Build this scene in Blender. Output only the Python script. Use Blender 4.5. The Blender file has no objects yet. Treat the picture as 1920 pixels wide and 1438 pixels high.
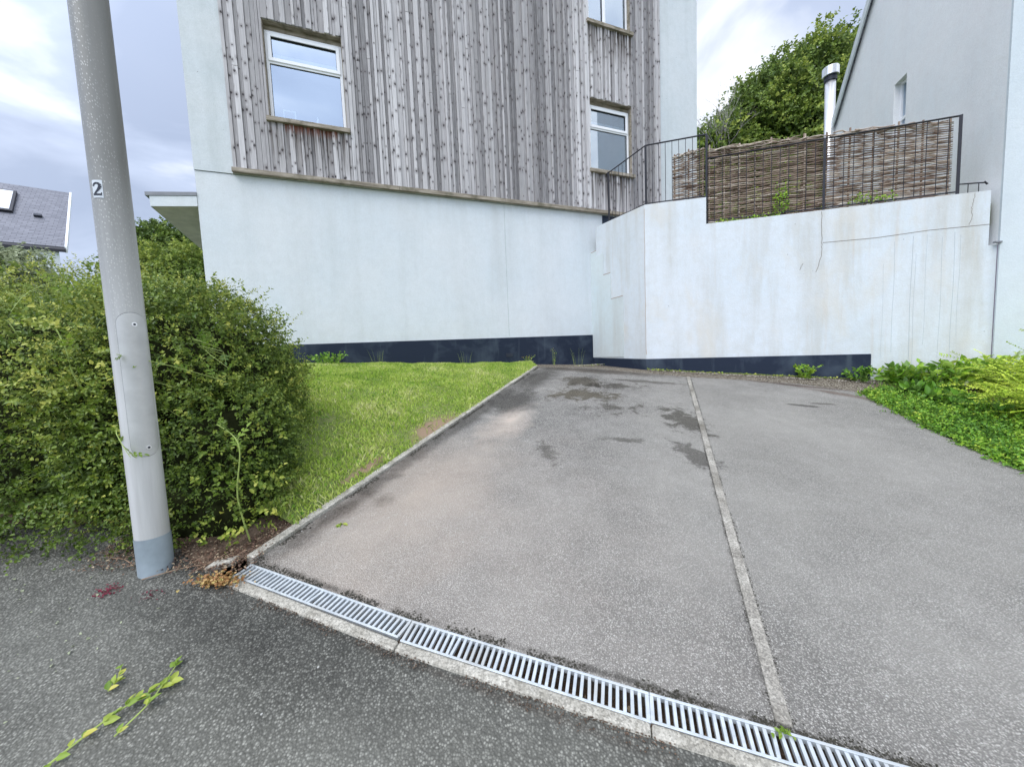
import bpy, math, random
import numpy as np
from mathutils import Vector, Matrix, noise as mnoise
R = math.radians
random.seed(7); RNG = np.random.default_rng(11)
SC = bpy.context.scene
COL = SC.collection

# ------------------------------------------------------------------ camera
cam_d = bpy.data.cameras.new("camera"); cam = bpy.data.objects.new("camera", cam_d); COL.objects.link(cam)
cam_d.sensor_width = 36.0; cam_d.lens = 36.0*700/1920; cam_d.clip_start = 0.02; cam_d.clip_end = 1000
cam.matrix_world = Matrix(((0.9991524, 0.0411632, 0.0, 0.0), (-0.0031960, 0.0775754, -0.9969814, 0.0),
                           (-0.0410389, 0.9961364, 0.0776412, 1.5), (0, 0, 0, 1)))
SC.camera = cam

# ------------------------------------------------------------------ world, sun, exposure
SUN_EL, SUN_AZ = R(58), R(218)          # azimuth clockwise from +Y
world = bpy.data.worlds.new("World"); SC.world = world; world.use_nodes = True
wn, wl = world.node_tree.nodes, world.node_tree.links; wn.clear()
def wnew(t, **k):
    n = wn.new(t)
    for a, b in k.items(): setattr(n, a, b)
    return n
w_out = wnew('ShaderNodeOutputWorld'); w_bg = wnew('ShaderNodeBackground'); w_bg.inputs[1].default_value = 0.1
sky = wnew('ShaderNodeTexSky', sky_type='NISHITA', sun_disc=False); sky.sun_elevation = SUN_EL; sky.sun_rotation = SUN_AZ
tc = wnew('ShaderNodeTexCoord'); mp = wnew('ShaderNodeMapping'); mp.inputs['Scale'].default_value = (1.0, 1.0, 2.2)
wl.new(tc.outputs['Generated'], mp.inputs[0])
n1 = wnew('ShaderNodeTexNoise'); n1.inputs['Scale'].default_value = 3.0; n1.inputs['Detail'].default_value = 6; n1.inputs['Roughness'].default_value = 0.5; n1.inputs['Distortion'].default_value = 0.5
n2 = wnew('ShaderNodeTexNoise'); n2.inputs['Scale'].default_value = 1.3; n2.inputs['Detail'].default_value = 5
wl.new(mp.outputs[0], n1.inputs['Vector']); wl.new(mp.outputs[0], n2.inputs['Vector'])
cr = wnew('ShaderNodeValToRGB'); e = cr.color_ramp.elements
e[0].position = 0.34; e[0].color = (0.43, 0.50, 0.66, 1); e[1].position = 0.70; e[1].color = (1.15, 1.18, 1.22, 1)
m_ = cr.color_ramp.elements.new(0.50); m_.color = (0.58, 0.66, 0.84, 1)
sx_ = wnew('ShaderNodeSeparateXYZ'); wl.new(tc.outputs['Generated'], sx_.inputs[0])
bia = wnew('ShaderNodeMath', operation='MULTIPLY_ADD'); bia.inputs[1].default_value = 0.13; wl.new(sx_.outputs[0], bia.inputs[0]); wl.new(n1.outputs[0], bia.inputs[2]); wl.new(bia.outputs[0], cr.inputs[0])
boost = wnew('ShaderNodeMix', data_type='RGBA', blend_type='MULTIPLY'); boost.inputs[0].default_value = 1.0
wl.new(cr.outputs[0], boost.inputs[6]); boost.inputs[7].default_value = (6.6, 6.6, 6.6, 1)
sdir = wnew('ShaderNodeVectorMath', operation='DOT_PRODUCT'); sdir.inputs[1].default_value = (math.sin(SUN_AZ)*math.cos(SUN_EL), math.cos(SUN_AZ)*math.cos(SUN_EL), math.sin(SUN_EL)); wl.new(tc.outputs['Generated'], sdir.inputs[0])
sgl = wnew('ShaderNodeMapRange', interpolation_type='SMOOTHSTEP'); sgl.inputs[1].default_value = 0.15; sgl.inputs[2].default_value = 1.0; sgl.inputs[3].default_value = 1.0; sgl.inputs[4].default_value = 2.4; wl.new(sdir.outputs['Value'], sgl.inputs[0])  # glow added to the clouds around the sun, out of view, to brighten the walls
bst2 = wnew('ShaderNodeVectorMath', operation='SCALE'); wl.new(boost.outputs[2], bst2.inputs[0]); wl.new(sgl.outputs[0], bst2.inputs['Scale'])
cov = wnew('ShaderNodeMapRange'); cov.inputs[1].default_value = 0.3; cov.inputs[2].default_value = 0.6; cov.inputs[3].default_value = 1.0; cov.inputs[4].default_value = 0.78
wl.new(n2.outputs[0], cov.inputs[0])
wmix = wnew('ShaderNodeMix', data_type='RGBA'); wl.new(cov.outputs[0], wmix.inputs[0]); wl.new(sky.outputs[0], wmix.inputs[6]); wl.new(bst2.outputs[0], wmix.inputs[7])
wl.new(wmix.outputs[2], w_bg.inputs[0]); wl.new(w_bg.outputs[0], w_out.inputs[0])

sd = bpy.data.lights.new("sun", 'SUN'); sd.energy = 1.3; sd.angle = R(40); sd.color = (1.0, 0.965, 0.91)
so = bpy.data.objects.new("sun", sd); COL.objects.link(so)
to_sun = Vector((math.sin(SUN_AZ)*math.cos(SUN_EL), math.cos(SUN_AZ)*math.cos(SUN_EL), math.sin(SUN_EL)))
so.rotation_euler = to_sun.to_track_quat('Z', 'Y').to_euler()
SC.view_settings.view_transform = 'Standard'; SC.view_settings.look = 'None'; SC.view_settings.gamma = 1.0
SC.view_settings.exposure = 0.86

# ------------------------------------------------------------------ material helpers
class NT:
    def __init__(s, name):
        s.m = bpy.data.materials.new(name); s.m.use_nodes = True; s.t = s.m.node_tree
        s.b = s.t.nodes['Principled BSDF']; s.out = s.t.nodes['Material Output']
    def n(s, t, ins=None, **k):
        x = s.t.nodes.new(t)
        for a, b in k.items(): setattr(x, a, b)
        for a, b in (ins or {}).items(): s.put(x.inputs[a], b)
        return x
    def put(s, sock, v):
        if isinstance(v, bpy.types.NodeSocket): s.t.links.new(v, sock)
        else:
            if isinstance(v, tuple) and len(v) == 3 and sock.type == 'RGBA': v = v+(1,)
            sock.default_value = v
    def obj(s): return s.n('ShaderNodeTexCoord').outputs['Object']
    def pos(s): return s.n('ShaderNodeNewGeometry').outputs['Position']
    def map(s, v, sc=(1, 1, 1), rot=(0, 0, 0), loc=(0, 0, 0)):
        return s.n('ShaderNodeMapping', {0: v, 'Scale': sc, 'Rotation': rot, 'Location': loc}).outputs[0]
    def noise(s, v, scale, detail=3, rough=0.5, dist=0.0):
        return s.n('ShaderNodeTexNoise', {'Vector': v, 'Scale': scale, 'Detail': detail, 'Roughness': rough, 'Distortion': dist}).outputs[0]
    def vor(s, v, scale, out='Distance', **k):
        return s.n('ShaderNodeTexVoronoi', {'Vector': v, 'Scale': scale}, **k).outputs[out]
    def ramp(s, v, *st):
        x = s.n('ShaderNodeValToRGB', {0: v}); el = x.color_ramp.elements
        for i, (p, c) in enumerate(st):
            if not isinstance(c, tuple): c = (c, c, c)
            q = el[i] if i < 2 else el.new(p)
            q.position = p; q.color = c+(1,)
        return x.outputs[0]
    def mr(s, v, a, b, c=0.0, d=1.0):
        return s.n('ShaderNodeMapRange', {0: v, 1: a, 2: b, 3: c, 4: d}).outputs[0]
    def mix(s, f, a, b, bt='MIX'):
        x = s.n('ShaderNodeMix', data_type='RGBA', blend_type=bt); s.put(x.inputs[0], f); s.put(x.inputs[6], a); s.put(x.inputs[7], b)
        return x.outputs[2]
    def math(s, op, a, b=0.0, c=None):
        x = s.n('ShaderNodeMath', operation=op); s.put(x.inputs[0], a); s.put(x.inputs[1], b)
        if c is not None: s.put(x.inputs[2], c)
        return x.outputs[0]
    def sep(s, v): return s.n('ShaderNodeSeparateXYZ', {0: v}).outputs
    def comb(s, x, y, z): return s.n('ShaderNodeCombineXYZ', {0: x, 1: y, 2: z}).outputs[0]
    def attr(s, name): return s.n('ShaderNodeAttribute', attribute_name=name).outputs['Fac']
    def bump(s, h, strength=0.3, dist=0.01):
        s.put(s.b.inputs['Normal'], s.n('ShaderNodeBump', {'Height': h, 'Strength': strength, 'Distance': dist}).outputs[0])
    def fin(s, col, rough=0.8, metal=0.0, spec=0.4):
        s.put(s.b.inputs['Base Color'], col); s.put(s.b.inputs['Roughness'], rough); s.put(s.b.inputs['Metallic'], metal)
        s.put(s.b.inputs['Specular IOR Level'], spec); return s.m

def m_plain(name, c, rough=0.6, metal=0.0, var=0.15, sc=6.0, spec=0.4):
    t = NT(name); o = t.obj(); f = t.noise(o, sc, 5, 0.6)
    a = tuple(x*(1-var) for x in c); b = tuple(min(1, x*(1+var)) for x in c)
    t.bump(t.noise(o, sc*12, 2), 0.08, 0.004)
    return t.fin(t.mix(t.mr(f, 0.3, 0.7), a, b), rough, metal, spec)

def m_render(name, base, stain, amount, streak_c, seed=0.0, speck=True):
    """painted render: vertical rain streaks, blotches, fine texture"""
    t = NT(name); o = t.map(t.pos(), loc=(seed, seed*1.7, 0))
    streak = t.noise(t.map(o, (2.6, 2.6, 0.28)), 1.0, 6, 0.62)
    fine = t.noise(t.map(o, (14, 14, 0.7)), 1.0, 4, 0.6)
    blot = t.noise(o, 0.9, 5, 0.55)
    c = t.mix(t.mr(blot, 0.35, 0.7, 0, 1), base, tuple(x*y for x, y in zip(base, (0.93, 0.965, 0.985))))
    s = t.math('MULTIPLY', t.mr(streak, 0.47, 0.72), t.mr(blot, 0.3, 0.6, 0.35, 1.0))
    c = t.mix(t.math('MULTIPLY', s, amount), c, stain)
    s2 = t.math('MULTIPLY', t.mr(fine, 0.55, 0.75), t.mr(blot, 0.4, 0.65))
    c = t.mix(t.math('MULTIPLY', s2, amount*0.5), c, streak_c)
    gr = t.noise(o, 55, 3, 0.7)
    c = t.mix(t.mr(gr, 0.3, 0.7, 0.0, 0.16), c, (0.30, 0.33, 0.34))
    md = t.noise(o, 9, 5, 0.7); c = t.mix(t.mr(md, 0.42, 0.72, 0.0, 0.22), c, stain)
    zz_ = t.sep(t.pos())[2]; dirt = t.math('MULTIPLY', t.mr(zz_, 1.2, 2.5, 1.0, 0.0), t.mr(t.noise(o, 3.2, 6, 0.7), 0.40, 0.68)); c = t.mix(t.math('MULTIPLY', dirt, 0.45), c, (0.50, 0.50, 0.46))
    if amount > 0.6:
        sb = t.noise(t.map(o, (1, 1, .6), loc=(7, 2, 1)), 1.4, 5, 0.6, 0.5); c = t.mix(t.mr(sb, 0.52, 0.72, 0, 0.55), c, (0.63, 0.585, 0.50))
    if speck:
        sp = t.vor(o, 7.0); sz = t.noise(o, 2.2, 2)
        c = t.mix(t.math('MULTIPLY', t.math('LESS_THAN', sp, 0.045), t.mr(sz, 0.55, 0.6)), c, (0.25, 0.26, 0.25))
    t.bump(t.math('ADD', gr, t.math('MULTIPLY', t.noise(o, 6, 5, 0.6), 1.4)), 0.42, 0.007)
    return t.fin(c, 0.9, 0, 0.2)

def m_leaf(name, stops, rough=0.45, transl=0.35):
    t = NT(name); f = t.attr('tone')
    c = t.ramp(f, *stops)
    g = t.n('ShaderNodeNewGeometry').outputs['Backfacing']
    c = t.mix(t.math('MULTIPLY', g, 0.35), c, (0.16, 0.20, 0.10))
    t.fin(c, rough, 0, 0.4)
    tr = t.n('ShaderNodeBsdfTranslucent', {0: c}); mx = t.n('ShaderNodeMixShader', {0: transl})
    t.t.links.new(t.b.outputs[0], mx.inputs[1]); t.t.links.new(tr.outputs[0], mx.inputs[2]); t.t.links.new(mx.outputs[0], t.out.inputs[0])
    return t.m

M = {}
M['white_render'] = m_render('white_render', (0.735, 0.765, 0.785), (0.52, 0.54, 0.53), 0.45, (0.58, 0.60, 0.57), speck=False)
M['upper_render'] = m_render('upper_render', (0.70, 0.73, 0.74), (0.42, 0.46, 0.44), 0.5, (0.52, 0.56, 0.52), 3.1)
M['stained_render'] = m_render('stained_render', (0.70, 0.735, 0.77), (0.50, 0.48, 0.42), 0.9, (0.58, 0.47, 0.35), 8.3)
M['gable_render'] = m_render('gable_render', (0.88, 0.885, 0.885), (0.70, 0.66, 0.65), 0.3, (0.55, 0.53, 0.50), 14.2, speck=False)
M['soffit'] = m_plain('soffit_paint', (0.56, 0.52, 0.46), 0.8)
M['upvc'] = m_plain('white_upvc', (0.90, 0.91, 0.93), 0.3, var=0.02)
M['gasket'] = m_plain('black_gasket', (0.03, 0.03, 0.035), 0.5)
M['iron'] = m_plain('dark_painted_iron', (0.025, 0.025, 0.032), 0.45, 0.2)
M['lead'] = m_plain('grey_roof_edge', (0.22, 0.23, 0.25), 0.6)
M['steel'] = m_plain('polished_steel', (0.86, 0.87, 0.89), 0.30, 0.75, 0.05)
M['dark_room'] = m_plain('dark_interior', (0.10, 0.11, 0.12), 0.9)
M['blind'] = m_plain('white_blind', (0.7, 0.72, 0.75), 0.8)
M['bark'] = m_plain('brown_bark', (0.10, 0.075, 0.05), 0.9, var=0.4)
M['pale_bark'] = m_plain('pale_twig_bark', (0.36, 0.33, 0.32), 0.9, var=0.2)
M['stem'] = m_plain('green_stem', (0.30, 0.38, 0.10), 0.6, var=0.25, sc=20)
M['dead_stem'] = m_plain('dry_stem', (0.30, 0.20, 0.13), 0.8, var=0.35, sc=20)
M['crack'] = m_plain('crack_dark', (0.22, 0.19, 0.16), 0.9)
M['rust'] = m_plain('rust_crack', (0.36, 0.22, 0.14), 0.9)
M['black'] = m_plain('black_paint', (0.02, 0.025, 0.04), 0.5)

t = NT('navy_plinth_paint'); o = t.pos(); f = t.noise(o, 1.6, 5, 0.6, 0.4); g = t.noise(t.map(o, (9, 9, 1.2)), 1, 4)
c = t.mix(t.mr(f, 0.5, 0.72, 0, 0.55), (0.014, 0.022, 0.042), (0.085, 0.11, 0.14)); c = t.mix(t.mr(g, 0.6, 0.8, 0, 0.5), c, (0.085, 0.11, 0.135))
t.bump(t.noise(o, 30, 3), 0.2, 0.004); M['plinth'] = t.fin(c, 0.7, 0, 0.25)

# weathered larch: shade per board, grain, knots, water marks
t = NT('weathered_cladding'); o = t.obj(); tone = t.attr('tone'); x, y, z = t.sep(o)
wv = t.comb(t.math('ADD', x, t.math('MULTIPLY', tone, 37.0)), 0.0, z)
grain = t.noise(t.map(wv, (70, 1, 1.6)), 1, 5, 0.65, 0.6)
grain2 = t.noise(t.map(wv, (160, 1, 5)), 1, 3, 0.6)
broad = t.noise(t.map(wv, (5, 1, 0.45)), 1, 4, 0.6)
c = t.ramp(tone, (0.0, (0.16, 0.155, 0.158)), (1.0, (0.74, 0.72, 0.72)), (0.35, (0.34, 0.325, 0.325)), (0.7, (0.55, 0.53, 0.53)))
c = t.mix(t.mr(grain, 0.35, 0.68, 0.0, 0.75), c, t.mix(0.5, c, (0.13, 0.115, 0.12)))
c = t.mix(t.mr(grain2, 0.45, 0.75, 0, 0.45), c, (0.72, 0.70, 0.70))
c = t.mix(t.mr(broad, 0.50, 0.74, 0, 0.55), c, (0.21, 0.21, 0.215))
c = t.mix(t.mr(t.noise(t.map(wv, (3, 1, 1.1), loc=(5, 0, 9)), 1, 3), 0.6, 0.8, 0, 0.35), c, (0.46, 0.40, 0.35))
kv = t.comb(t.math('DIVIDE', t.math('ADD', x, t.math('MULTIPLY', tone, 3.0)), 0.062), t.math('DIVIDE', z, 0.27), 0.0)
vn = t.n('ShaderNodeTexVoronoi', {'Vector': kv, 'Scale': 1.0}, voronoi_dimensions='2D')
dv = t.n('ShaderNodeVectorMath', {0: kv, 1: vn.outputs['Position']}, operation='SUBTRACT').outputs[0]
dv = t.n('ShaderNodeVectorMath', {0: dv, 1: (0.062, 0.20, 0.0)}, operation='MULTIPLY').outputs[0]
dist = t.n('ShaderNodeVectorMath', {0: dv}, operation='LENGTH').outputs['Value']
dist = t.math('ADD', dist, t.math('MULTIPLY', t.math('SUBTRACT', t.noise(wv, 55, 3, 0.6), 0.5), 0.022)); dist = t.math('DIVIDE', dist, t.mr(t.sep(vn.outputs['Color'])[1], 0, 1, 0.45, 1.35))
keep = t.math('GREATER_THAN', t.sep(vn.outputs['Color'])[0], 0.36)
kn = t.math('MULTIPLY', t.mr(dist, 0.008, 0.015, 1.0, 0.0), keep)
halo = t.math('MULTIPLY', t.mr(dist, 0.012, 0.045, 0.55, 0.0), keep)
c = t.mix(halo, c, (0.17, 0.15, 0.15)); c = t.mix(kn, c, (0.07, 0.062, 0.065))
# rot and drip stains under the sills
def under(x0, x1, zt, ln):
    a = t.math('MULTIPLY', t.math('GREATER_THAN', x, x0), t.math('LESS_THAN', x, x1))
    b = t.math('MULTIPLY', t.math('LESS_THAN', z, zt), t.mr(z, zt-ln, zt, 0.0, 1.0))
    return t.math('MULTIPLY', a, b)
dr = t.noise(t.map(wv, (22, 1, 0.8), loc=(2, 0, 3)), 1, 4)
for (x0, x1, zt, ln) in ((-5.8, -4.66, 5.26, 0.75), (0.0, 1.1, 5.28, 0.7), (0.0, 1.1, 8.2, 0.8)):
    uu = under(x0, x1, zt, ln)
    c = t.mix(t.math('MULTIPLY', t.math('MULTIPLY', uu, 1.5), t.mr(dr, 0.42, 0.62)), c, (0.085, 0.07, 0.06))
uu = under(-5.6, -4.8, 5.26, 0.16); c = t.mix(t.math('MULTIPLY', uu, t.mr(dr, 0.35, 0.55)), c, (0.22, 0.075, 0.045))
t.bump(t.math('ADD', t.math('MULTIPLY', grain, 1.0), t.math('MULTIPLY', kn, -0.5)), 0.5, 0.004)
M['clad'] = t.fin(c, 0.85, 0, 0.2)

t = NT('weathered_sill_wood'); o = t.obj(); f = t.noise(t.map(o, (3, 20, 30)), 1, 5, 0.65); g = t.noise(o, 7, 4)
c = t.mix(t.mr(f, 0.35, 0.65), (0.20, 0.17, 0.13), (0.44, 0.39, 0.32)); c = t.mix(t.mr(g, 0.5, 0.68, 0, 0.7), c, (0.13, 0.12, 0.08))
t.bump(f, 0.5, 0.004); M['sill'] = t.fin(c, 0.9, 0, 0.2)

# sky-reflecting double glazing
t = NT('window_glass')
gl = t.n('ShaderNodeBsdfGlossy', {0: (0.80, 0.90, 1.0, 1), 1: 0.03}); tp = t.n('ShaderNodeBsdfTransparent', {0: (0.55, 0.66, 0.74, 1)})
mx = t.n('ShaderNodeMixShader', {0: 0.50}); t.t.links.new(tp.outputs[0], mx.inputs[1]); t.t.links.new(gl.outputs[0], mx.inputs[2]); t.t.links.new(mx.outputs[0], t.out.inputs[0])
M['glass'] = t.m

def asphalt(name, dark, light, chip, scale, stains):
    t = NT(name); o = t.pos(); x, y, z = t.sep(o); o2 = t.comb(x, y, 0.0)
    v = t.n('ShaderNodeTexVoronoi', {'Vector': o2, 'Scale': scale}); cell = t.sep(v.outputs['Color'])[0]
    c = t.ramp(cell, (0.0, dark), (1.0, chip), (0.45, tuple((a+b)/2 for a, b in zip(dark, light))), (0.85, light))
    c = t.mix(t.mr(v.outputs['Distance'], 0.30, 0.62, 0.0, 0.85), c, tuple(q*0.30 for q in dark))
    big = t.noise(o2, 1.1, 5, 0.6); mid = t.noise(o2, 7, 4, 0.6)
    c = t.mix(t.mr(big, 0.3, 0.7, 0.0, 0.45), c, tuple(q*1.0 for q in light))
    c = t.mix(t.mr(mid, 0.35, 0.7, 0.0, 0.30), c, tuple(q*0.7 for q in dark))
    for f in stains: c = f(t, c, x, y, o2)
    sp = t.vor(t.map(o2, loc=(3, 5, 0)), 9.0)
    c = t.mix(t.math('MULTIPLY', t.math('LESS_THAN', sp, 0.04), 0.6), c, (0.55, 0.55, 0.52))
    h = t.math('SUBTRACT', t.math('MULTIPLY', cell, 0.6), t.math('MULTIPLY', v.outputs['Distance'], 1.2))
    t.bump(h, 0.75, 0.006)
    return t.fin(c, 0.82, 0, 0.35)
def blob(cx, cy, rx, ry, ang, lo, hi, col, k, nsc=4.0, nw=1.0, det=6):
    """a worn or mossy patch with its own ragged outline"""
    def f(t, c, x, y, o2):
        p = t.map(t.comb(t.math('SUBTRACT', x, cx), t.math('SUBTRACT', y, cy), 0.0), (1, 1, 1), (0, 0, -ang))
        p = t.map(p, (1/rx, 1/ry, 1)); d = t.n('ShaderNodeVectorMath', {0: p}, operation='LENGTH').outputs['Value']
        nn = t.noise(o2, nsc, 9, 0.74, 0.5); dark_ = sum(col) < 0.4; ff = t.noise(o2, 60, 4, 0.75)
        v = t.math('ADD', t.math('SUBTRACT', 1.0, d), t.math('MULTIPLY', t.math('SUBTRACT', nn, 0.5), 4.0*nw))
        w = t.mr(v, lo, hi+(0.25 if not dark_ else 0.05), 0.0, k)
        if not dark_: return t.mix(w, c, col)
        w = t.math('MULTIPLY', w, t.mr(ff, 0.3, 0.62, 0.55, 1.0))
        return t.mix(w, c, tuple(q*2.9 for q in col), 'MULTIPLY')
    return f
DA = math.atan2(0.922, 0.387)    # bay direction
moss = (0.050, 0.046, 0.040)
st = [blob(-0.70, 2.60, 0.45, 0.9, DA-1.57, -0.6, 1.0, (0.50, 0.41, 0.33), 0.7, 2.0, 0.5),
      blob(-0.15, 2.15, 0.9, 1.2, DA-1.57, -0.6, 1.2, (0.44, 0.39, 0.34), 0.5, 1.6, 0.6),
      blob(-0.05, 4.05, 0.22, 0.50, DA-1.57, -0.3, 0.8, (0.58, 0.49, 0.41), 0.8, 2.5, 0.6),
      blob(1.9, 3.0, 0.9, 2.2, DA-1.57, -0.8, 1.2, (0.31, 0.295, 0.26), 0.5, 1.2, 0.6),
      blob(3.4, 3.0, 1.6, 1.8, 0, -0.8, 1.0, (0.32, 0.305, 0.27), 0.5, 1.2, 0.6),
      # damp dark band beside the left edging, wide at the top
      blob(-0.55, 4.05, 0.12, 2.6, DA-1.57, -0.2, 0.5, moss, 0.75, 3.0, 0.55),
      blob(0.02, 4.75, 0.26, 0.50, DA-1.57, -0.25, 0.40, moss, 0.85, 2.6, 0.5),
      blob(0.45, 6.0, 0.25, 0.75, DA-1.57, -0.3, 0.5, moss, 0.9, 2.6, 0.5),
      blob(1.4, 6.45, 1.3, 0.16, -0.30, -0.4, 0.5, (0.07, 0.052, 0.035), 0.95, 5.0, 0.5), blob(4.2, 5.5, 1.0, 0.06, -0.5, -0.3, 0.6, (0.10, 0.055, 0.035), 0.9, 7.0, 0.4),
      # moss patches
      blob(0.95, 5.05, 0.62, 0.34, -0.1, 0.20, 0.5, (0.085, 0.070, 0.040), 0.95, 5.5, 0.95), blob(1.45, 5.5, 0.8, 0.30, -0.1, 0.45, 0.8, (0.075, 0.066, 0.05), 0.9, 5.0, 1.0),
      blob(1.10, 5.75, 0.40, 0.45, -0.1, 0.10, 0.5, (0.085, 0.070, 0.042), 0.9, 5.0, 0.9), blob(1.2, 4.5, 0.8, 0.5, -0.1, 0.6, 0.95, (0.08, 0.072, 0.06), 0.9, 6.5, 1.0),
      blob(1.90, 4.10, 0.26, 0.55, -0.1, 0.15, 0.5, (0.065, 0.060, 0.048), 0.95, 7.0, 0.9),
      blob(1.03, 3.56, 0.35, 0.10, -0.1, 0.25, 0.6, (0.085, 0.080, 0.070), 0.8, 7.0, 0.8),
      blob(1.58, 3.22, 0.16, 0.35, 0.2, 0.1, 0.4, (0.08, 0.075, 0.068), 0.85, 7.0, 0.8),
      blob(2.10, 5.7, 0.7, 0.10, -0.3, 0.1, 0.4, (0.085, 0.075, 0.065), 0.8, 6.0, 0.6),
      blob(0.3, 3.3, 0.12, 0.30, 0.2, 0.3, 0.6, (0.085, 0.080, 0.070), 0.7, 9.0, 0.9),
      blob(3.58, 4.58, 0.20, 0.05, -0.35, 0.0, 0.25, (0.06, 0.055, 0.05), 0.9, 8.0, 0.4),
      blob(3.90, 4.64, 0.20, 0.04, -0.2, 0.1, 0.3, (0.08, 0.07, 0.06), 0.8, 8.0, 0.5),
      blob(-0.93, 2.55, 0.10, 0.10, 0, 0.0, 0.8, (0.10, 0.09, 0.08), 0.6, 8.0, 0.6),
      blob(-1.15, 2.45, 0.10, 0.60, DA-1.57, -0.1, 0.8, (0.08, 0.065, 0.055), 0.7, 6.0, 0.6),
      blob(-0.98, 1.80, 0.70, 0.030, -0.36, 0.1, 0.8, (0.05, 0.047, 0.043), 0.8, 14.0, 0.7),
      blob(0.4, 1.34, 1.2, 0.02, -0.31, 0.1, 0.8, (0.06, 0.057, 0.052), 0.8, 16.0, 0.7), blob(1.87, 3.6, 0.035, 2.7, DA-1.57, -0.1, 0.7, (0.07, 0.066, 0.06), 0.85, 14.0, 0.6),
      blob(4.60, 4.9, 0.9, 0.10, -0.9, -0.2, 0.5, (0.12, 0.065, 0.04), 0.7, 5.0, 0.5)]
M['drive'] = asphalt('driveway_asphalt', (0.130, 0.123, 0.112), (0.46, 0.44, 0.40), (0.64, 0.62, 0.57), 160.0, st)
M['road'] = asphalt('road_asphalt', (0.028, 0.028, 0.023), (0.245, 0.243, 0.212), (0.38, 0.375, 0.33), 115.0,
    [blob(-0.3, 0.8, 1.3, 0.35, -0.3, -0.8, 1.2, (0.28, 0.275, 0.235), 0.5, 1.5, 0.6), blob(-1.2, 1.55, 0.8, 0.2, -0.35, -0.5, 0.9, (0.03, 0.031, 0.03), 0.5, 3.0, 0.6),
     blob(-0.2, 1.325, 1.5, 0.025, -0.335, 0.0, 0.9, (0.12, 0.09, 0.075), 0.6, 9.0, 0.7)])
t = NT('concrete'); o = t.pos(); f = t.noise(o, 9, 5, 0.65); v = t.sep(t.vor(o, 160, 'Color'))[0]; g = t.noise(o, 38, 4, 0.7)
c = t.mix(t.mr(f, 0.3, 0.7), (0.22, 0.205, 0.17), (0.46, 0.44, 0.385)); c = t.mix(0.35, c, t.comb(v, v, v), 'OVERLAY')
c = t.mix(t.mr(g, 0.56, 0.72, 0, 0.6), c, (0.13, 0.115, 0.09)); t.bump(t.math('ADD', g, f), 0.5, 0.005); M['concrete'] = t.fin(c, 0.9, 0, 0.2)
t = NT('old_edging_concrete'); o = t.pos(); f = t.noise(o, 7, 5, 0.65); v = t.sep(t.vor(o, 170, 'Color'))[0]; g = t.noise(o, 3.2, 6, 0.7)
c = t.mix(t.mr(f, 0.3, 0.7), (0.20, 0.185, 0.16), (0.38, 0.36, 0.315)); c = t.mix(0.4, c, t.comb(v, v, v), 'OVERLAY')
c = t.mix(t.mr(g, 0.48, 0.62, 0, 0.65), c, (0.11, 0.10, 0.078)); t.bump(t.math('ADD', g, f), 0.6, 0.006); M['edging'] = t.fin(c, 0.9, 0, 0.2)
t = NT('galvanised_steel'); o = t.pos(); f = t.noise(o, 24, 4, 0.6); c = t.mix(t.mr(f, 0.3, 0.7), (0.42, 0.455, 0.475), (0.62, 0.66, 0.68))
c = t.mix(t.mr(t.noise(o, 6, 5, 0.7), 0.5, 0.7, 0, 0.6), c, (0.34, 0.32, 0.27)); M['galv'] = t.fin(c, 0.45, 0.35)
t = NT('soil'); o = t.pos(); f = t.noise(o, 12, 6, 0.7); c = t.mix(t.mr(f, 0.35, 0.65), (0.06, 0.04, 0.026), (0.20, 0.14, 0.10)); t.bump(f, 0.8, 0.03); M['soil'] = t.fin(c, 0.95)
t = NT('lawn_soil'); o = t.pos(); f = t.noise(o, 2.2, 5, 0.6); g = t.noise(o, 40, 4, 0.7); x, y, z = t.sep(o); o2 = t.comb(x, y, 0.0)
c = t.mix(t.mr(f, 0.35, 0.65), (0.15, 0.22, 0.045), (0.27, 0.30, 0.09)); c = t.mix(t.mr(g, 0.35, 0.65, 0, 0.8), c, (0.11, 0.12, 0.045))
for (bx, by, rx, ry) in ((-.80, 3.85, .14, .42), (-1.20, 2.95, .04, .3)):
    p = t.map(t.comb(t.math('SUBTRACT', x, bx), t.math('SUBTRACT', y, by), 0.0), (1, 1, 1), (0, 0, -(DA-1.57))); p = t.map(p, (1/rx, 1/ry, 1))
    d = t.n('ShaderNodeVectorMath', {0: p}, operation='LENGTH').outputs['Value']; c = t.mix(t.mr(t.math('ADD', d, t.noise(o2, 9, 4)), 1.1, 1.6, 1.0, 0.0), c, (0.27, 0.19, 0.125))
t.bump(g, 0.7, 0.02); M['lawn'] = t.fin(c, 0.95)
t = NT('meadow'); o = t.pos(); f = t.noise(o, 0.5, 6, 0.6); c = t.mix(t.mr(f, 0.35, 0.65), (0.05, 0.09, 0.02), (0.12, 0.15, 0.05)); M['terrain'] = t.fin(c, 0.95)
t = NT('gravel'); o = t.pos(); v = t.n('ShaderNodeTexVoronoi', {'Vector': o, 'Scale': 70.0}); c = t.ramp(t.sep(v.outputs['Color'])[0], (0.0, (0.14, 0.11, 0.075)), (1.0, (0.55, 0.50, 0.40)))
c = t.mix(t.mr(v.outputs['Distance'], 0.3, 0.6), c, (0.07, 0.055, 0.04)); t.bump(v.outputs['Distance'], 0.8, -0.02); M['gravel'] = t.fin(c, 0.9)
t = NT('pebble'); M['pebble'] = t.fin(t.ramp(t.attr('tone'), (0.0, (0.16, 0.12, 0.09)), (1.0, (0.66, 0.62, 0.55)), (0.5, (0.38, 0.33, 0.27))), 0.85)
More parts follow.
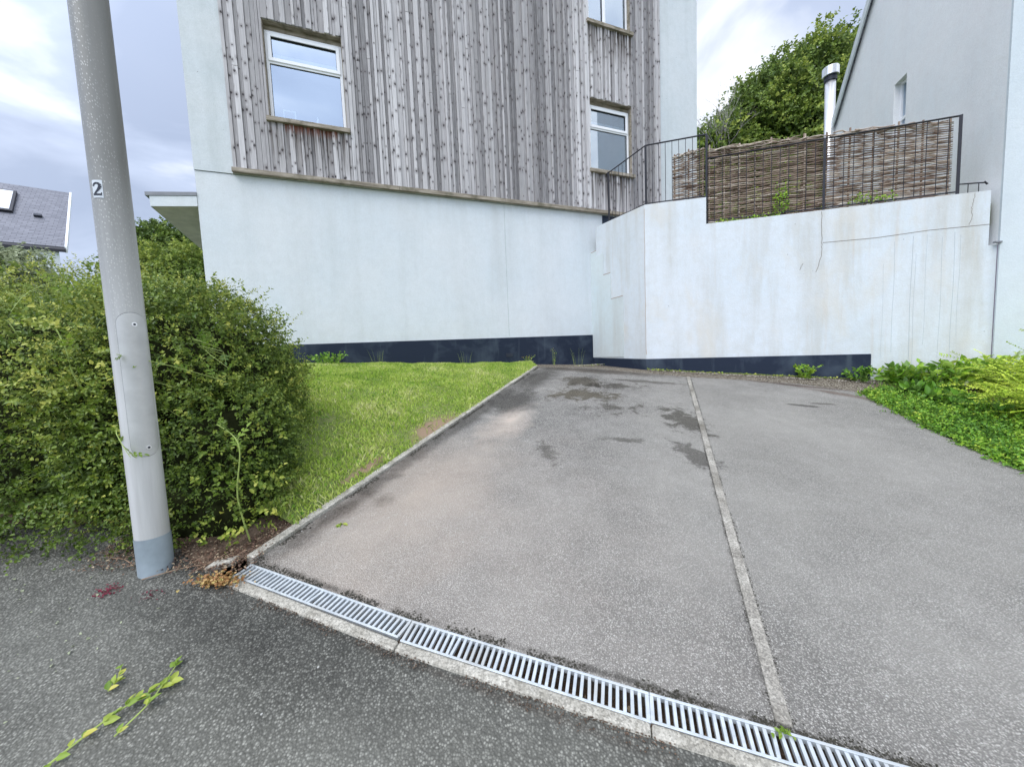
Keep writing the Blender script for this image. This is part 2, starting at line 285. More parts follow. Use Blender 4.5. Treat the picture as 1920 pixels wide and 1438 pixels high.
t = NT('leaf_litter'); M['litter'] = t.fin(t.ramp(t.attr('tone'), (0.0, (0.07, 0.040, 0.028)), (1.0, (0.44, 0.36, 0.24)), (0.5, (0.20, 0.115, 0.075))), 0.8)
t = NT('woven_hazel'); tn = t.attr('tone'); o = t.pos(); f = t.noise(t.map(o, (6, 6, 60)), 1, 4)
c = t.ramp(tn, (0.0, (0.11, 0.07, 0.05)), (1.0, (0.70, 0.62, 0.53)), (0.4, (0.29, 0.21, 0.16)), (0.75, (0.48, 0.39, 0.31)))
c = t.mix(t.mr(f, 0.4, 0.7, 0, 0.5), c, (0.085, 0.055, 0.045)); M['hazel'] = t.fin(c, 0.85)
t = NT('slate'); o = t.obj(); x, y, z = t.sep(o)
bk = t.n('ShaderNodeTexBrick', {'Vector': t.comb(x, y, 0.0), 'Color1': (0.15, 0.155, 0.185, 1), 'Color2': (0.21, 0.215, 0.25, 1), 'Mortar': (0.08, 0.082, 0.10, 1), 'Scale': 1.0, 'Mortar Size': 0.006, 'Brick Width': 0.24, 'Row Height': 0.11})
t.bump(bk.outputs['Fac'], 0.6, -0.02); M['slate'] = t.fin(bk.outputs['Color'], 0.55)
# post: grey metal with rain drops
t = NT('weathered_post_metal'); o = t.obj(); x, y, z = t.sep(o)
st_ = t.noise(t.map(o, (20, 20, 1.2)), 1, 5, 0.6); f = t.noise(o, 5, 4)
low = t.mr(z, 0.9, 2.1, 0.0, 1.0)
c = t.mix(low, (0.66, 0.66, 0.65), (0.25, 0.247, 0.232)); c = t.mix(t.mr(st_, 0.4, 0.7, 0, 0.5), c, t.mix(0.5, c, (0.12, 0.12, 0.10)))
ph = t.math('MULTIPLY', t.math('ARCTAN2', y, x), 0.071)
dp = t.comb(t.math('DIVIDE', ph, 0.009), t.math('DIVIDE', t.math('ADD', z, t.math('MULTIPLY', ph, 0.9)), 0.016), 0.0)
vd = t.n('ShaderNodeTexVoronoi', {'Vector': dp, 'Scale': 1.0}, voronoi_dimensions='2D')
dr = t.math('MULTIPLY', t.mr(vd.outputs['Distance'], 0.10, 0.28, 1.0, 0.0), t.math('GREATER_THAN', t.sep(vd.outputs['Color'])[0], 0.48))
dr = t.math('MULTIPLY', dr, t.mr(z, 0.5, 1.1, 0.15, 1.0)); side = t.mr(t.noise(t.map(o, (22, 22, 0.5)), 1, 2), 0.42, 0.6, 0.05, 0.9)
c = t.mix(t.math('MULTIPLY', dr, t.math('MULTIPLY', side, 0.85)), c, (0.66, 0.66, 0.62))
M['post'] = t.fin(c, 0.45, 0.25)
M['post_sleeve'] = m_plain('blue_grey_sleeve', (0.33, 0.39, 0.43), 0.5, 0.2, 0.2)
M['door_metal'] = m_plain('access_door_metal', (0.56, 0.56, 0.55), 0.4, 0.4, 0.15)
M['tag_white'] = m_plain('number_tag_white', (0.62, 0.66, 0.70), 0.5, var=0.08)

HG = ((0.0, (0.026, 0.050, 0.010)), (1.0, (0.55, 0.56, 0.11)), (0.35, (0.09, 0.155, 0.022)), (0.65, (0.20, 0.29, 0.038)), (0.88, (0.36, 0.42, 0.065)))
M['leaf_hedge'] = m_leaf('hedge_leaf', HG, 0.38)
M['leaf_yellow'] = m_leaf('yellow_green_leaf', ((0.0, (0.10, 0.20, 0.02)), (1.0, (0.62, 0.56, 0.12)), (0.5, (0.26, 0.38, 0.05)), (0.8, (0.42, 0.48, 0.08))), 0.45)
M['leaf_tree'] = m_leaf('tree_leaf', ((0.0, (0.025, 0.055, 0.008)), (1.0, (0.36, 0.42, 0.06)), (0.4, (0.08, 0.145, 0.018)), (0.75, (0.19, 0.28, 0.034))), 0.5)
M['leaf_grey'] = m_leaf('silver_green_leaf', ((0.0, (0.13, 0.17, 0.10)), (1.0, (0.48, 0.52, 0.34)), (0.5, (0.29, 0.34, 0.20))), 0.5)
M['leaf_bright'] = m_leaf('bright_leaf', ((0.0, (0.06, 0.17, 0.015)), (1.0, (0.62, 0.72, 0.10)), (0.4, (0.18, 0.38, 0.03)), (0.75, (0.38, 0.56, 0.05))), 0.42)
M['leaf_gold'] = m_leaf('golden_leaf', ((0.0, (0.12, 0.26, 0.015)), (1.0, (0.72, 0.82, 0.10)), (0.5, (0.40, 0.58, 0.035))), 0.45)
M['grass'] = m_leaf('grass_blade', ((0.0, (0.14, 0.28, 0.03)), (1.0, (0.88, 0.85, 0.48)), (0.4, (0.40, 0.58, 0.07)), (0.75, (0.66, 0.76, 0.18))), 0.6)
M['petal_red'] = m_leaf('crimson_petal', ((0.0, (0.10, 0.012, 0.03)), (1.0, (0.42, 0.05, 0.10))), 0.6)
M['petal_yellow'] = m_leaf('yellow_petal', ((0.0, (0.6, 0.5, 0.03)), (1.0, (0.9, 0.8, 0.1))), 0.6)

# ------------------------------------------------------------------ object helpers
def tag(o, label=None, cat=None, group=None, kind=None):
    if label: o['label'] = label
    if cat: o['category'] = cat
    if group: o['group'] = group
    if kind: o['kind'] = kind
    return o
def thing(name, label, cat, loc=(0, 0, 0), rz=0.0, group=None):
    o = bpy.data.objects.new(name, None); COL.objects.link(o); o.location = loc; o.rotation_euler = (0, 0, rz)
    o.empty_display_size = 0.2
    return tag(o, label, cat, group)
class MB:
    def __init__(s): s.v = []; s.f = []; s.t = []
    def add(s, vs, fs, tone=0.5):
        b = len(s.v); s.v += [tuple(q) for q in vs]
        for f in fs: s.f.append(tuple(b+i for i in f)); s.t.append(tone)
        return s
    def box(s, x0, x1, y0, y1, z0, z1, tone=0.5):
        return s.add([(x0, y0, z0), (x1, y0, z0), (x1, y1, z0), (x0, y1, z0), (x0, y0, z1), (x1, y0, z1), (x1, y1, z1), (x0, y1, z1)],
                     [(0, 3, 2, 1), (4, 5, 6, 7), (0, 1, 5, 4), (1, 2, 6, 5), (2, 3, 7, 6), (3, 0, 4, 7)], tone)
    def obox(s, o, ax, ay, az, tone=0.5):
        """box from corner o along three edge vectors"""
        o, ax, ay, az = map(Vector, (o, ax, ay, az))
        p = [o, o+ax, o+ax+ay, o+ay]; p += [q+az for q in p]
        return s.add(p, [(0, 3, 2, 1), (4, 5, 6, 7), (0, 1, 5, 4), (1, 2, 6, 5), (2, 3, 7, 6), (3, 0, 4, 7)], tone)
    def prism(s, poly, ext, tone=0.5):
        """closed 3-D polygon extruded by vector ext"""
        ext = Vector(ext); n = len(poly); p = [Vector(q) for q in poly]
        s.add([*p, *[q+ext for q in p]], [tuple(range(n)), tuple(range(2*n-1, n-1, -1))]+[(i, n+i, n+(i+1) % n, (i+1) % n) for i in range(n)], tone)
        return s
    def tube(s, pts, r, n=6, tone=0.5, r1=None, cap=True):
        pts = [Vector(p) for p in pts]; m = len(pts); vs = []; up = Vector((0, 0, 1))
        for i, p in enumerate(pts):
            d = (pts[min(i+1, m-1)]-pts[max(i-1, 0)]); d = d.normalized() if d.length > 1e-9 else up
            a = d.cross(up if abs(d.z) < 0.9 else Vector((1, 0, 0))).normalized(); b = a.cross(d)
            rr = r if r1 is None else r+(r1-r)*i/max(1, m-1)
            for k in range(n):
                th = 2*math.pi*k/n; vs.append(p+(a*math.cos(th)+b*math.sin(th))*rr)
        fs = [(i*n+k, i*n+(k+1) % n, (i+1)*n+(k+1) % n, (i+1)*n+k) for i in range(m-1) for k in range(n)]
        if cap: fs += [tuple(range(n-1, -1, -1)), tuple((m-1)*n+k for k in range(n))]
        return s.add(vs, fs, tone)
    def build(s, name, mat, parent=None, smooth=False, bevel=0.0):
        me = bpy.data.meshes.new(name); me.from_pydata(s.v, [], s.f); me.materials.append(mat)
        at = me.attributes.new('tone', 'FLOAT', 'FACE'); at.data.foreach_set('value', s.t)
        if smooth: me.polygons.foreach_set('use_smooth', [True]*len(me.polygons))
        me.update(); o = bpy.data.objects.new(name, me); COL.objects.link(o)
        if parent: o.parent = parent
        if bevel:
            b = o.modifiers.new('bevel', 'BEVEL'); b.width = bevel; b.segments = 2; b.limit_method = 'ANGLE'; b.angle_limit = R(40)
        return o
def np_mesh(name, V, F, tone, mat, parent=None):
    """V (n,3), F (m,k) equal-size faces, tone per face"""
    me = bpy.data.meshes.new(name); k = F.shape[1]
    me.vertices.add(len(V)); me.vertices.foreach_set('co', V.astype(np.float32).ravel())
    me.loops.add(F.size); me.loops.foreach_set('vertex_index', F.astype(np.int32).ravel())
    me.polygons.add(len(F)); me.polygons.foreach_set('loop_start', np.arange(0, F.size, k, dtype=np.int32))
    me.update(calc_edges=True)
    at = me.attributes.new('tone', 'FLOAT', 'FACE'); at.data.foreach_set('value', tone.astype(np.float32))
    me.materials.append(mat); o = bpy.data.objects.new(name, me); COL.objects.link(o)
    if parent: o.parent = parent
    return o
def nrm(a): return a/np.maximum(np.linalg.norm(a, axis=-1, keepdims=True), 1e-9)
def leaf_arrays(P, D, N, L, W, fold=0.25, curl=0.15):
    """one folded oval leaf per row: P base, D along, N up-side, L length, W half width; two quads each"""
    D = nrm(D); S = nrm(np.cross(D, N)); U = np.cross(S, D); L = L[:, None]; W = W[:, None]
    b = P; tip = P+D*L-U*L*curl
    R1 = P+D*L*.30+S*W+U*W*fold*2; R2 = P+D*L*.70+S*W*.8+U*W*fold*1.6-U*L*curl*.5
    L1 = P+D*L*.30-S*W+U*W*fold*2; L2 = P+D*L*.70-S*W*.8+U*W*fold*1.6-U*L*curl*.5
    V = np.stack([b, R1, R2, tip, L2, L1], 1).reshape(-1, 3); i = np.arange(len(P))[:, None]*6
    F = np.stack([i+np.array([0, 1, 2, 3]), i+np.array([0, 3, 4, 5])], 1).reshape(-1, 4)
    return V, F
def leaves(name, P, D, N, L, W, tone, mat, parent=None, **k):
    V, F = leaf_arrays(P, D, N, L, W, **k)
    return np_mesh(name, V, F, np.repeat(tone, 2), mat, parent)
def lumps(P, sc, seed=0.0):
    """cheap smooth noise in about -1..1 at points P"""
    q = P*sc+seed
    return (np.sin(q[:, 0]*1.7+1.3*np.sin(q[:, 1]*1.1))+np.sin(q[:, 1]*2.1+1.7*np.sin(q[:, 2]*1.3))+np.sin(q[:, 2]*1.9+1.1*np.sin(q[:, 0]*1.6)))/3
def sprigs(n, P, D, leaves_per, length, leaf_len, leaf_w, tone, rng, droop=0.0, spread=0.9):
    """alternate leaves along short shoots; returns arrays for leaves()"""
    D = nrm(D); k = leaves_per; a = nrm(np.cross(D, rng.normal(size=D.shape))); b = np.cross(D, a)
    u = (np.arange(k)+0.5)/k; ang = np.arange(k)*2.4
    Pk = P[:, None, :]+D[:, None, :]*(u[None, :, None]*length[:, None, None]) - np.array([0, 0, 1.])*(u[None, :, None]**2*length[:, None, None]*droop)
    side = a[:, None, :]*np.cos(ang)[None, :, None]+b[:, None, :]*np.sin(ang)[None, :, None]
    Dk = side*spread+D[:, None, :]*0.7+rng.normal(size=Pk.shape)*0.25
    Nk = D[:, None, :]*0.8-side*0.4+np.array([0, 0, 0.5])+rng.normal(size=Pk.shape)*0.25
    m = P.shape[0]*k; sc = (0.7+0.5*rng.random((P.shape[0], k)))*(1.05-0.35*u[None, :])
    T = np.clip(tone[:, None]+rng.normal(size=sc.shape)*0.09+u[None, :]*0.10, 0, 1)
    return Pk.reshape(m, 3), Dk.reshape(m, 3), Nk.reshape(m, 3), (leaf_len*sc).ravel(), (leaf_w*sc).ravel(), T.ravel()

G = lambda x, y, dz=0.0: (x, y, 0.189*y-0.04*x+dz)          # the sloping drive plane
def smooth_poly(pts, n=6): return pts

# ------------------------------------------------------------------ frames of the two walls
P0 = Vector((1.808, 8.2, 0)); AU = R(20.8)                  # house wall: x right along the wall, y into the house
U = Vector((math.cos(AU), math.sin(AU), 0)); NO = Vector((U.y, -U.x, 0))
P1 = Vector((2.402, 6.635, 0)); A2 = R(-18.5)
D2 = Vector((math.cos(A2), math.sin(A2), 0)); N2 = Vector((D2.y, -D2.x, 0))   # points towards the camera
D1 = NO.copy()                                              # short return wall runs towards the camera
H = lambda s, y, z: P0+U*s-NO*y+Vector((0, 0, z))
W2 = lambda s, y, z: P1+D2*s-N2*y+Vector((0, 0, z))

# ================================================================== GROUND
def sheet(name, pts, mat, kind='structure', thick=0.0):
    m = MB(); n = len(pts)
    if thick: m.prism(pts, (0, 0, -thick))
    else: m.add(pts, [tuple(range(n))])
    o = m.build(name, mat); tag(o, kind=kind); return o
def terr_z(x, y):
    z = 0.189*y-0.04*x-0.30
    return max(-2.5, min(z, 1.0))
m = MB(); g = [-220, -120, -60, -30, -18, -12]+[i*1.5-9 for i in range(13)]+[12, 18, 30, 60, 120, 220]
vs = [(x, y, terr_z(x, y)+(max(0, y-30)*0.03)) for y in g for x in g]; k = len(g)
m.add(vs, [(j*k+i, j*k+i+1, (j+1)*k+i+1, (j+1)*k+i) for j in range(k-1) for i in range(k-1)])
tag(m.build('terrain', M['terrain'], smooth=True), kind='structure')

TOPL = [(-1.454, 1.948), (-0.494, 1.600), (0.462, 1.295), (1.42, 1.010), (2.38, 0.73), (3.34, 0.46)]   # house side of the drain
LOWL = [(-1.495, 1.862), (-0.523, 1.500), (0.432, 1.198), (1.39, 0.913), (2.35, 0.633), (3.31, 0.363)]
KRB = [(-1.522, 1.820), (-0.537, 1.460), (0.420, 1.158), (1.379, 0.874), (2.339, 0.594), (3.30, 0.324)]
FAR = [(0.474, 6.741), (1.36, 6.66), (2.17, 6.29), (2.837, 5.994), (3.67, 5.80), (4.32, 5.56), (4.78, 5.20), (4.80, 4.92)]
RGT = [(4.80, 4.92), (4.483, 4.202), (4.262, 3.506), (4.12, 2.9), (3.95, 2.2), (3.34, 0.46)]
drive = [G(*p) for p in TOPL]+[G(*p) for p in RGT[::-1][1:]]+[G(*p) for p in FAR[::-1][1:]]
sheet('driveway', drive, M['drive'], thick=0.06)
road = [G(*p, -0.004) for p in KRB[::-1]]+[G(-1.66, 2.02, -0.004), G(-1.9, 2.35, -0.004), G(-4, 2.6, -0.004), G(-14, 2.8, -0.004), G(-14, -9, -0.004), G(12, -9, -0.004), G(12, -2.3, -0.004)]
sheet('road', road, M['road'], thick=0.05)

# drain: trough, grates with open slots, kerb
dch = thing('drainage_channel', 'galvanised slotted grating set in a channel across the foot of the driveway', 'drain', G(-0.494, 1.6))
org = Vector(G(-0.494, 1.6)); L3 = lambda p, dz: Vector(G(*p, dz))-org
for i in range(5):
    a, b, c, d = TOPL[i], TOPL[i+1], LOWL[i+1], LOWL[i]
    tr = MB()
    A, B, C_, D_ = L3(a, -.002), L3(b, -.002), L3(c, -.002), L3(d, -.002); dn = Vector((0, 0, -0.10))
    tr.add([A, B, B+dn, A+dn], [(0, 1, 2, 3)]); tr.add([D_, C_, C_+dn, D_+dn], [(3, 2, 1, 0)]); tr.add([A+dn, B+dn, C_+dn, D_+dn], [(0, 3, 2, 1)])
    if i == 0: tr.add([A, D_, D_+dn, A+dn], [(3, 2, 1, 0)])
    tr.build('trough', M['soil'], dch)
    gr = MB(); dx = (B-A); ln = dx.length; ux = dx/ln; dy = (D_-A); dyl = dy.length; uy = dy/dyl; up = ux.cross(-uy).normalized()*-1
    if up.z < 0: up = -up
    e0 = 0.0009; o0 = A+ux*e0-up*0.016
    rail = 0.010; LL = ln-2*e0
    gr.obox(o0, ux*LL, uy*rail, up*0.022); gr.obox(D_+ux*e0-up*0.016-uy*rail, ux*LL, uy*rail, up*0.022)
    nb = 39
    for q in range(nb):
        w = 0.0125 if q not in (0, nb-1) else 0.014
        xx = (LL-0.014)*q/(nb-1)
        sk = 0.006 if random.random() < 0.9 else random.uniform(-0.004, 0.014)
        gr.obox(o0+ux*xx+uy*(rail-0.001)+up*0.001, ux*w, uy*(dyl-2*rail+0.002)+ux*(sk-0.006), up*0.017)
    gr.build('grate', M['galv'], dch, bevel=0.0015)
    # debris in the trough
    n = 130; P = np.zeros((n, 3)); uu = RNG.random(n); vv = 0.1+0.8*RNG.random(n)
    P[:] = np.array(A+dn)+uu[:, None]*np.array(dx)+vv[:, None]*np.array(dy)+np.array([0, 0, 0.01])
    db_ = leaves('trough_debris', P, RNG.normal(size=(n, 3))*np.array([1, 1, .2]), np.tile([0, 0, 1.], (n, 1))+RNG.normal(size=(n, 3))*.3, .012+.02*RNG.random(n), .004+.006*RNG.random(n), RNG.random(n), M['litter'], dch); db_['kind'] = 'stuff'
def block_run(name, label, cat, group, la, lb, h, dz, n_sub=1, bev=0.006, labels=None):
    for i in range(len(la)-1):
        a, b, c, d = [Vector(G(*p, dz)) for p in (la[i], la[i+1], lb[i+1], lb[i])]
        u = (b-a).normalized()*0.0014; loc = (a+c)/2
        mb = MB(); mb.prism([q-loc for q in (a+u, b-u, c-u, d+u)], (0, 0, -h))
        o = mb.build(name, M['edging' if 'divider' in name else 'concrete'], bevel=bev); o.location = loc
        tag(o, labels[i] if labels else label, cat, group)
KL = [(-1.495+0.001, 1.862-0.002)]+[(x, y-0.002) for x, y in LOWL[1:]]
block_run('kerb_stone', '', 'kerb', 'kerb stones in front of the drain grating', KL, [(x, y-0.004) for x, y in KRB], 0.12, 0.006, bev=0.010,
    labels=['first kerb stone of the drain, next to the lamp post, orange moss on its end', 'second kerb stone along the drain from the lamp post', 'third kerb stone along the drain from the lamp post', 'fourth kerb stone along the drain from the lamp post', 'kerb stone in front of the grating beyond the driveway divider'])
# divider strip between the two bays
def strip(p, q, w, k0, labels, name, group, dz, cat='edging', h=0.1, jog=0.0):
    p, q = Vector(p), Vector(q); d = q-p; n = max(1, round(d.length/0.915)); nn = Vector((-d.y, d.x)).normalized()*w/2
    la, lb = [], []
    for i in range(n+1):
        c = p+d*i/n+nn*random.uniform(-jog, jog); la.append(tuple(c-nn)); lb.append(tuple(c+nn))
    block_run(name, '', cat, group, la, lb, h, dz, bev=0.004, labels=[labels(i, n) for i in range(n)])
ORD = ['first', 'second', 'third', 'fourth', 'fifth', 'sixth', 'seventh', 'eighth']
strip((0.888, 1.188), (2.837, 5.985), 0.052, 0, lambda i, n: '%s concrete block of the strip between the two bays, counting from the drain' % ORD[i], 'divider_block', 'edging blocks between the two parking bays', 0.008, jog=0.12)
strip((-1.478, 1.975), (0.448, 6.745), 0.055, 0, lambda i, n: '%s concrete edging block beside the hedge and lawn, counting from the drain' % ORD[i], 'edging_block', 'edging blocks along the lawn side of the driveway', 0.022, jog=0.1)
# small broken stones at the corner
mb = MB(); mb.prism([(0, 0, 0), (.13, .02, 0), (.15, .07, 0), (.03, .065, 0)], (0, 0, .04)); o = mb.build('stone_block', M['concrete'], bevel=0.012)
o.location = G(-1.66, 1.885, -0.012); o.rotation_euler = (0.05, -.03, 0.35); tag(o, 'loose broken concrete stub lying in litter at the corner of the drain', 'stone')

# lawn
WZ = lambda s: 1.21-0.0475*s                                # ground height at the house wall
kA, kB = Vector((-1.51, 1.99)), Vector((0.42, 6.76)); 
def lawn_z(x, y):
    p = Vector((x, y)); d = kB-kA; nn = Vector((-d.y, d.x)).normalized(); D = max(0.0, (p-kA).dot(nn))
    q = p-Vector(P0[:2]); s = q.dot(Vector(U[:2])); w = max(0.0, q.dot(Vector(NO[:2])))
    g = WZ(min(s, 0)); pl = G(x, y)[2]+0.012
    return (g*D*1.6+pl*w)/(D*1.6+w+1e-6)
LA0, LB0 = Vector((-5.3, 3.4)), Vector((-1.40, 2.26)); LA1 = Vector(P0[:2])+Vector(U[:2])*(-6.9); LB1 = Vector((0.42, 6.76))
def lawn_xy(u, v):
    p = LA0.lerp(LB0, u).lerp(LA1.lerp(LB1, u), min(v, 1.0))
    return p if v <= 1 else p.lerp(Vector(P0[:2])+Vector(U[:2])*(-6.9+5.3*u), (v-1)/.3)
m = MB(); NU, NV = 40, 52; vs = []
for j in range(NV+1):
    for i in range(NU+1):
        u, v = i/NU, 1.3*j/NV; p = lawn_xy(u, v)
        vs.append((p.x, p.y, lawn_z(p.x, p.y)+0.012*mnoise.noise((p.x*2, p.y*2, 0))*(0 if i == NU else 1)))
k = NU+1; m.add(vs, [(j*k+i, j*k+i+1, (j+1)*k+i+1, (j+1)*k+i) for j in range(NV) for i in range(NU)])
tag(m.build('lawn_ground', M['lawn'], smooth=True), kind='structure')
# verge of gravel along the foot of the walls
m = MB(); fa = [(0.42, 6.76)]+FAR+[(5.25, 4.9)]
fz = [G(*p, -0.006)[2] for p in fa]
bk_ = [tuple(H(-1.6, 0, WZ(-1.6))), tuple(H(0, 0, 1.20)), tuple(P1+Vector((0, 0, 1.125))), tuple(W2(1.0, 0, 1.06)), tuple(W2(2.2, 0, .97)), tuple(W2(3.2, 0, .89)), tuple(W2(3.9, 0, .84))]
fpts = [(0.42, 6.76), (0.60, 6.73), (1.36, 6.66), (2.837, 5.994), (4.32, 5.56), (4.80, 5.18), (5.6, 4.8)]
fa3 = [G(*p, -0.006) for p in fpts]
for i in range(len(bk_)-1):
    a, b, c, d = map(Vector, (fa3[i], fa3[i+1], bk_[i+1], bk_[i])); n = 8
    vs = [a.lerp(b, x/n).lerp(d.lerp(c, x/n), y/n)+Vector((0, 0, 0.01*mnoise.noise((x+i*9, y, 3)))) for y in range(n+1) for x in range(n+1)]
    m.add(vs, [(y*(n+1)+x, y*(n+1)+x+1, (y+1)*(n+1)+x+1, (y+1)*(n+1)+x) for y in range(n) for x in range(n)])
tag(m.build('gravel_verge', M['gravel']), kind='structure')
# soil under the hedge and the planted bed on the right
sheet('hedge_soil', [G(-1.50, 1.99, 0.010), G(0.0, 5.7, 0.004), G(-2.6, 5.2, 0.02), G(-6.2, 4.2, 0.02), G(-6.2, 2.30, 0.010), G(-2.6, 2.28, 0.010), G(-1.93, 2.06, 0.010), G(-1.70, 1.90, 0.004)], M['soil'])
bed = [G(4.95, 5.15, -0.01), G(4.483, 4.202, -0.01), G(4.262, 3.506, -0.01), G(4.12, 2.9, -0.01), G(3.95, 2.2, -0.01), G(3.36, 0.46, -0.01), G(10, -1.5, 0), tuple(W2(10, 0.1, .45)), tuple(W2(4.5, 0.1, .80)), tuple(W2(3.2, 0.02, .885))]
sheet('planting_bed_soil', bed, M['soil'])
# terrace behind the retaining wall
sheet('upper_terrace', [tuple(W2(0.95, .1, 3.36)), tuple(W2(4.5, .1, 3.30)), tuple(W2(4.6, 6, 3.3)), (40, 12, 3.4), (60, 70, 6), (-2, 70, 6), (3.0, 12, 3.5)], M['terrain'], thick=0.3)
sheet('terrace_path', [tuple(H(0.15, -1.5, 3.86)), tuple(P1+D2*.05+Vector((0, .12, 3.86))), tuple(W2(.94, .1, 3.86)), tuple(W2(.94, 5, 3.86)), tuple(H(3.6, 0.05, 3.86)), tuple(H(0.15, .05, 3.86))], M['concrete'], thick=0.3)

# ================================================================== THE CLAD HOUSE
house = thing('clad_house', 'three-storey white rendered house with weathered grey timber cladding and a navy plinth', 'house', P0, AU)
TOPZ = 10.6; SL, SR = -6.83, 3.0; CL, CR = -6.33, 1.88; CB = 4.42
WIN = [(-5.79, -4.68, 5.30, 6.75), (0.02, 1.085, 5.30, 6.75), (0.02, 1.09, 8.22, 9.62)]
def wall_holes(mb, x0, x1, z0, z1, holes, y0, y1):
    xs = sorted({x0, x1, *[h[0] for h in holes], *[h[1] for h in holes]}); zs = sorted({z0, z1, *[h[2] for h in holes], *[h[3] for h in holes]})
    for i in range(len(xs)-1):
        for j in range(len(zs)-1):
            cx, cz = (xs[i]+xs[i+1])/2, (zs[j]+zs[j+1])/2
            if any(h[0] < cx < h[1] and h[2] < cz < h[3] for h in holes): continue
            mb.add([(xs[i], y0, zs[j]), (xs[i+1], y0, zs[j]), (xs[i+1], y0, zs[j+1]), (xs[i], y0, zs[j+1])], [(0, 1, 2, 3)])
    for h in holes:
        a, b, c, d = h
        mb.add([(a, y0, c), (a, y1, c), (a, y1, d), (a, y0, d)], [(0, 1, 2, 3)]); mb.add([(b, y0, c), (b, y1, c), (b, y1, d), (b, y0, d)], [(3, 2, 1, 0)])
        mb.add([(a, y0, d), (a, y1, d), (b, y1, d), (b, y0, d)], [(0, 1, 2, 3)]); mb.add([(a, y0, c), (a, y1, c), (b, y1, c), (b, y0, c)], [(3, 2, 1, 0)])
mb = MB(); mb.box(SL+0.004, SR, 0.0, 7.5, 0.8, CB-0.012); mb.build('lower_wall', M['white_render'], house)
mb = MB(); wall_holes(mb, SL, SR, CB-0.004, TOPZ, WIN, -0.012, 0.12)
mb.add([(SL, -.012, CB-.004), (SL, 7.5, CB-.004), (SL, 7.5, TOPZ), (SL, -.012, TOPZ)], [(3, 2, 1, 0)]); mb.add([(SR, -.012, CB-.004), (SR, 7.5, CB-.004), (SR, 7.5, TOPZ), (SR, -.012, TOPZ)], [(0, 1, 2, 3)])
mb.add([(SL, 7.5, CB), (SR, 7.5, CB), (SR, 7.5, TOPZ), (SL, 7.5, TOPZ)], [(0, 1, 2, 3)]); mb.add([(SL, -.012, CB-.004), (SR, -.012, CB-.004), (SR, 0, CB-.004), (SL, 0, CB-.004)], [(3, 2, 1, 0)])
mb.build('upper_wall', M['upper_render'], house)
mb = MB(); mb.add([(-6.83, 0.6, CB-.01), (-6.83, .6, CB-.003), (3, .6, CB-.003), (3, .6, CB-.01)], [(0, 1, 2, 3)])
# roof out of frame: shallow pitched slab
mb = MB(); mb.box(SL-.3, SR+.3, -.35, 7.8, TOPZ+.004, TOPZ+.22); mb.build('roof', M['lead'], house)
# plinth
mb = MB(); mb.prism([(SL+.002, -.014, 0.9), (-0.001, -.014, 0.9), (-0.001, -.014, 1.85), (SL+.002, -.014, 1.795)], (0, 0.012, 0)); mb.build('plinth', M['plinth'], house)
mb = MB(); mb.box(0.3, SR+.002, -.016, -.001, 3.8, 4.395); mb.build('plinth', M['plinth'], house)
# movement joint and cracks
mb = MB(); mb.box(-1.955, -1.947, -.0035, 0.0, 1.86, 4.40); mb.build('movement_joint', m_plain('joint_grey', (0.50, 0.55, 0.54), 0.9), house)
mb = MB(); mb.box(-2.04, -1.90, -.022, -.0145, 1.455, 1.525); mb.build('air_brick', M['black'], house)
# cladding boards
cb = MB(); x = CL; lvl = [0.0, 0.014, 0.028]; last = 0; ph = 0.4
while x < CR-0.02:
    w = random.choice((0.042, 0.05, 0.060, 0.075, 0.088, 0.044)); w = min(w, CR-x)
    for ed in (-5.79, -4.68, .02, 1.087):
        if x+0.012 < ed < x+w+0.012: w = ed-x
    l = random.choice([q for q in (0, 1, 2) if q != last]) if random.random() < .9 else last; last = l
    ph = 0.55*ph+0.45*random.random(); tone = min(1, max(0, -.12+1.1*ph+random.uniform(-.26, .26)+0.16*l))
    f = 0.030+lvl[l]; zt = TOPZ-.05
    hs = sorted([h for h in WIN if h[0]-0.002 < x+w/2 < h[1]+0.002], key=lambda h: h[2])
    segs = []; z = CB+0.075
    for h in hs: segs.append((z, h[2]-0.02)); z = h[3]+0.0
    segs.append((z, zt))
    for (a, b) in segs:
        # butt joints here and there
        cuts = [a, b]
        if b-a > 2 and random.random() < .4: cuts.insert(1, random.uniform(a+.8, b-.8))
        for q in range(len(cuts)-1):
            g_ = random.uniform(.003, .007); bb = cuts[q+1]-(0.003 if q < len(cuts)-2 else 0)
            cb.box(x+g_/2, x+w-g_/2, -f, -0.016, cuts[q]+random.uniform(0, .006), bb, min(1, max(0, tone+random.uniform(-.08, .08)*q)))
    x += w
cb.build('timber_cladding', M['clad'], house)
mb = MB(); wall_holes(mb, CL, CR, CB+0.07, TOPZ-.05, WIN, -0.0135, -0.012); mb.build('cladding_backing', M['gasket'], house)
mb = MB(); xx = CL-.01
for xe in (-3.9, -1.95, 0.35, CR+.02):
    mb.box(xx, xe-.004, -.088, -.0125, CB, CB+0.068); xx = xe
mb.build('drip_board', M['sill'], house, bevel=0.004)
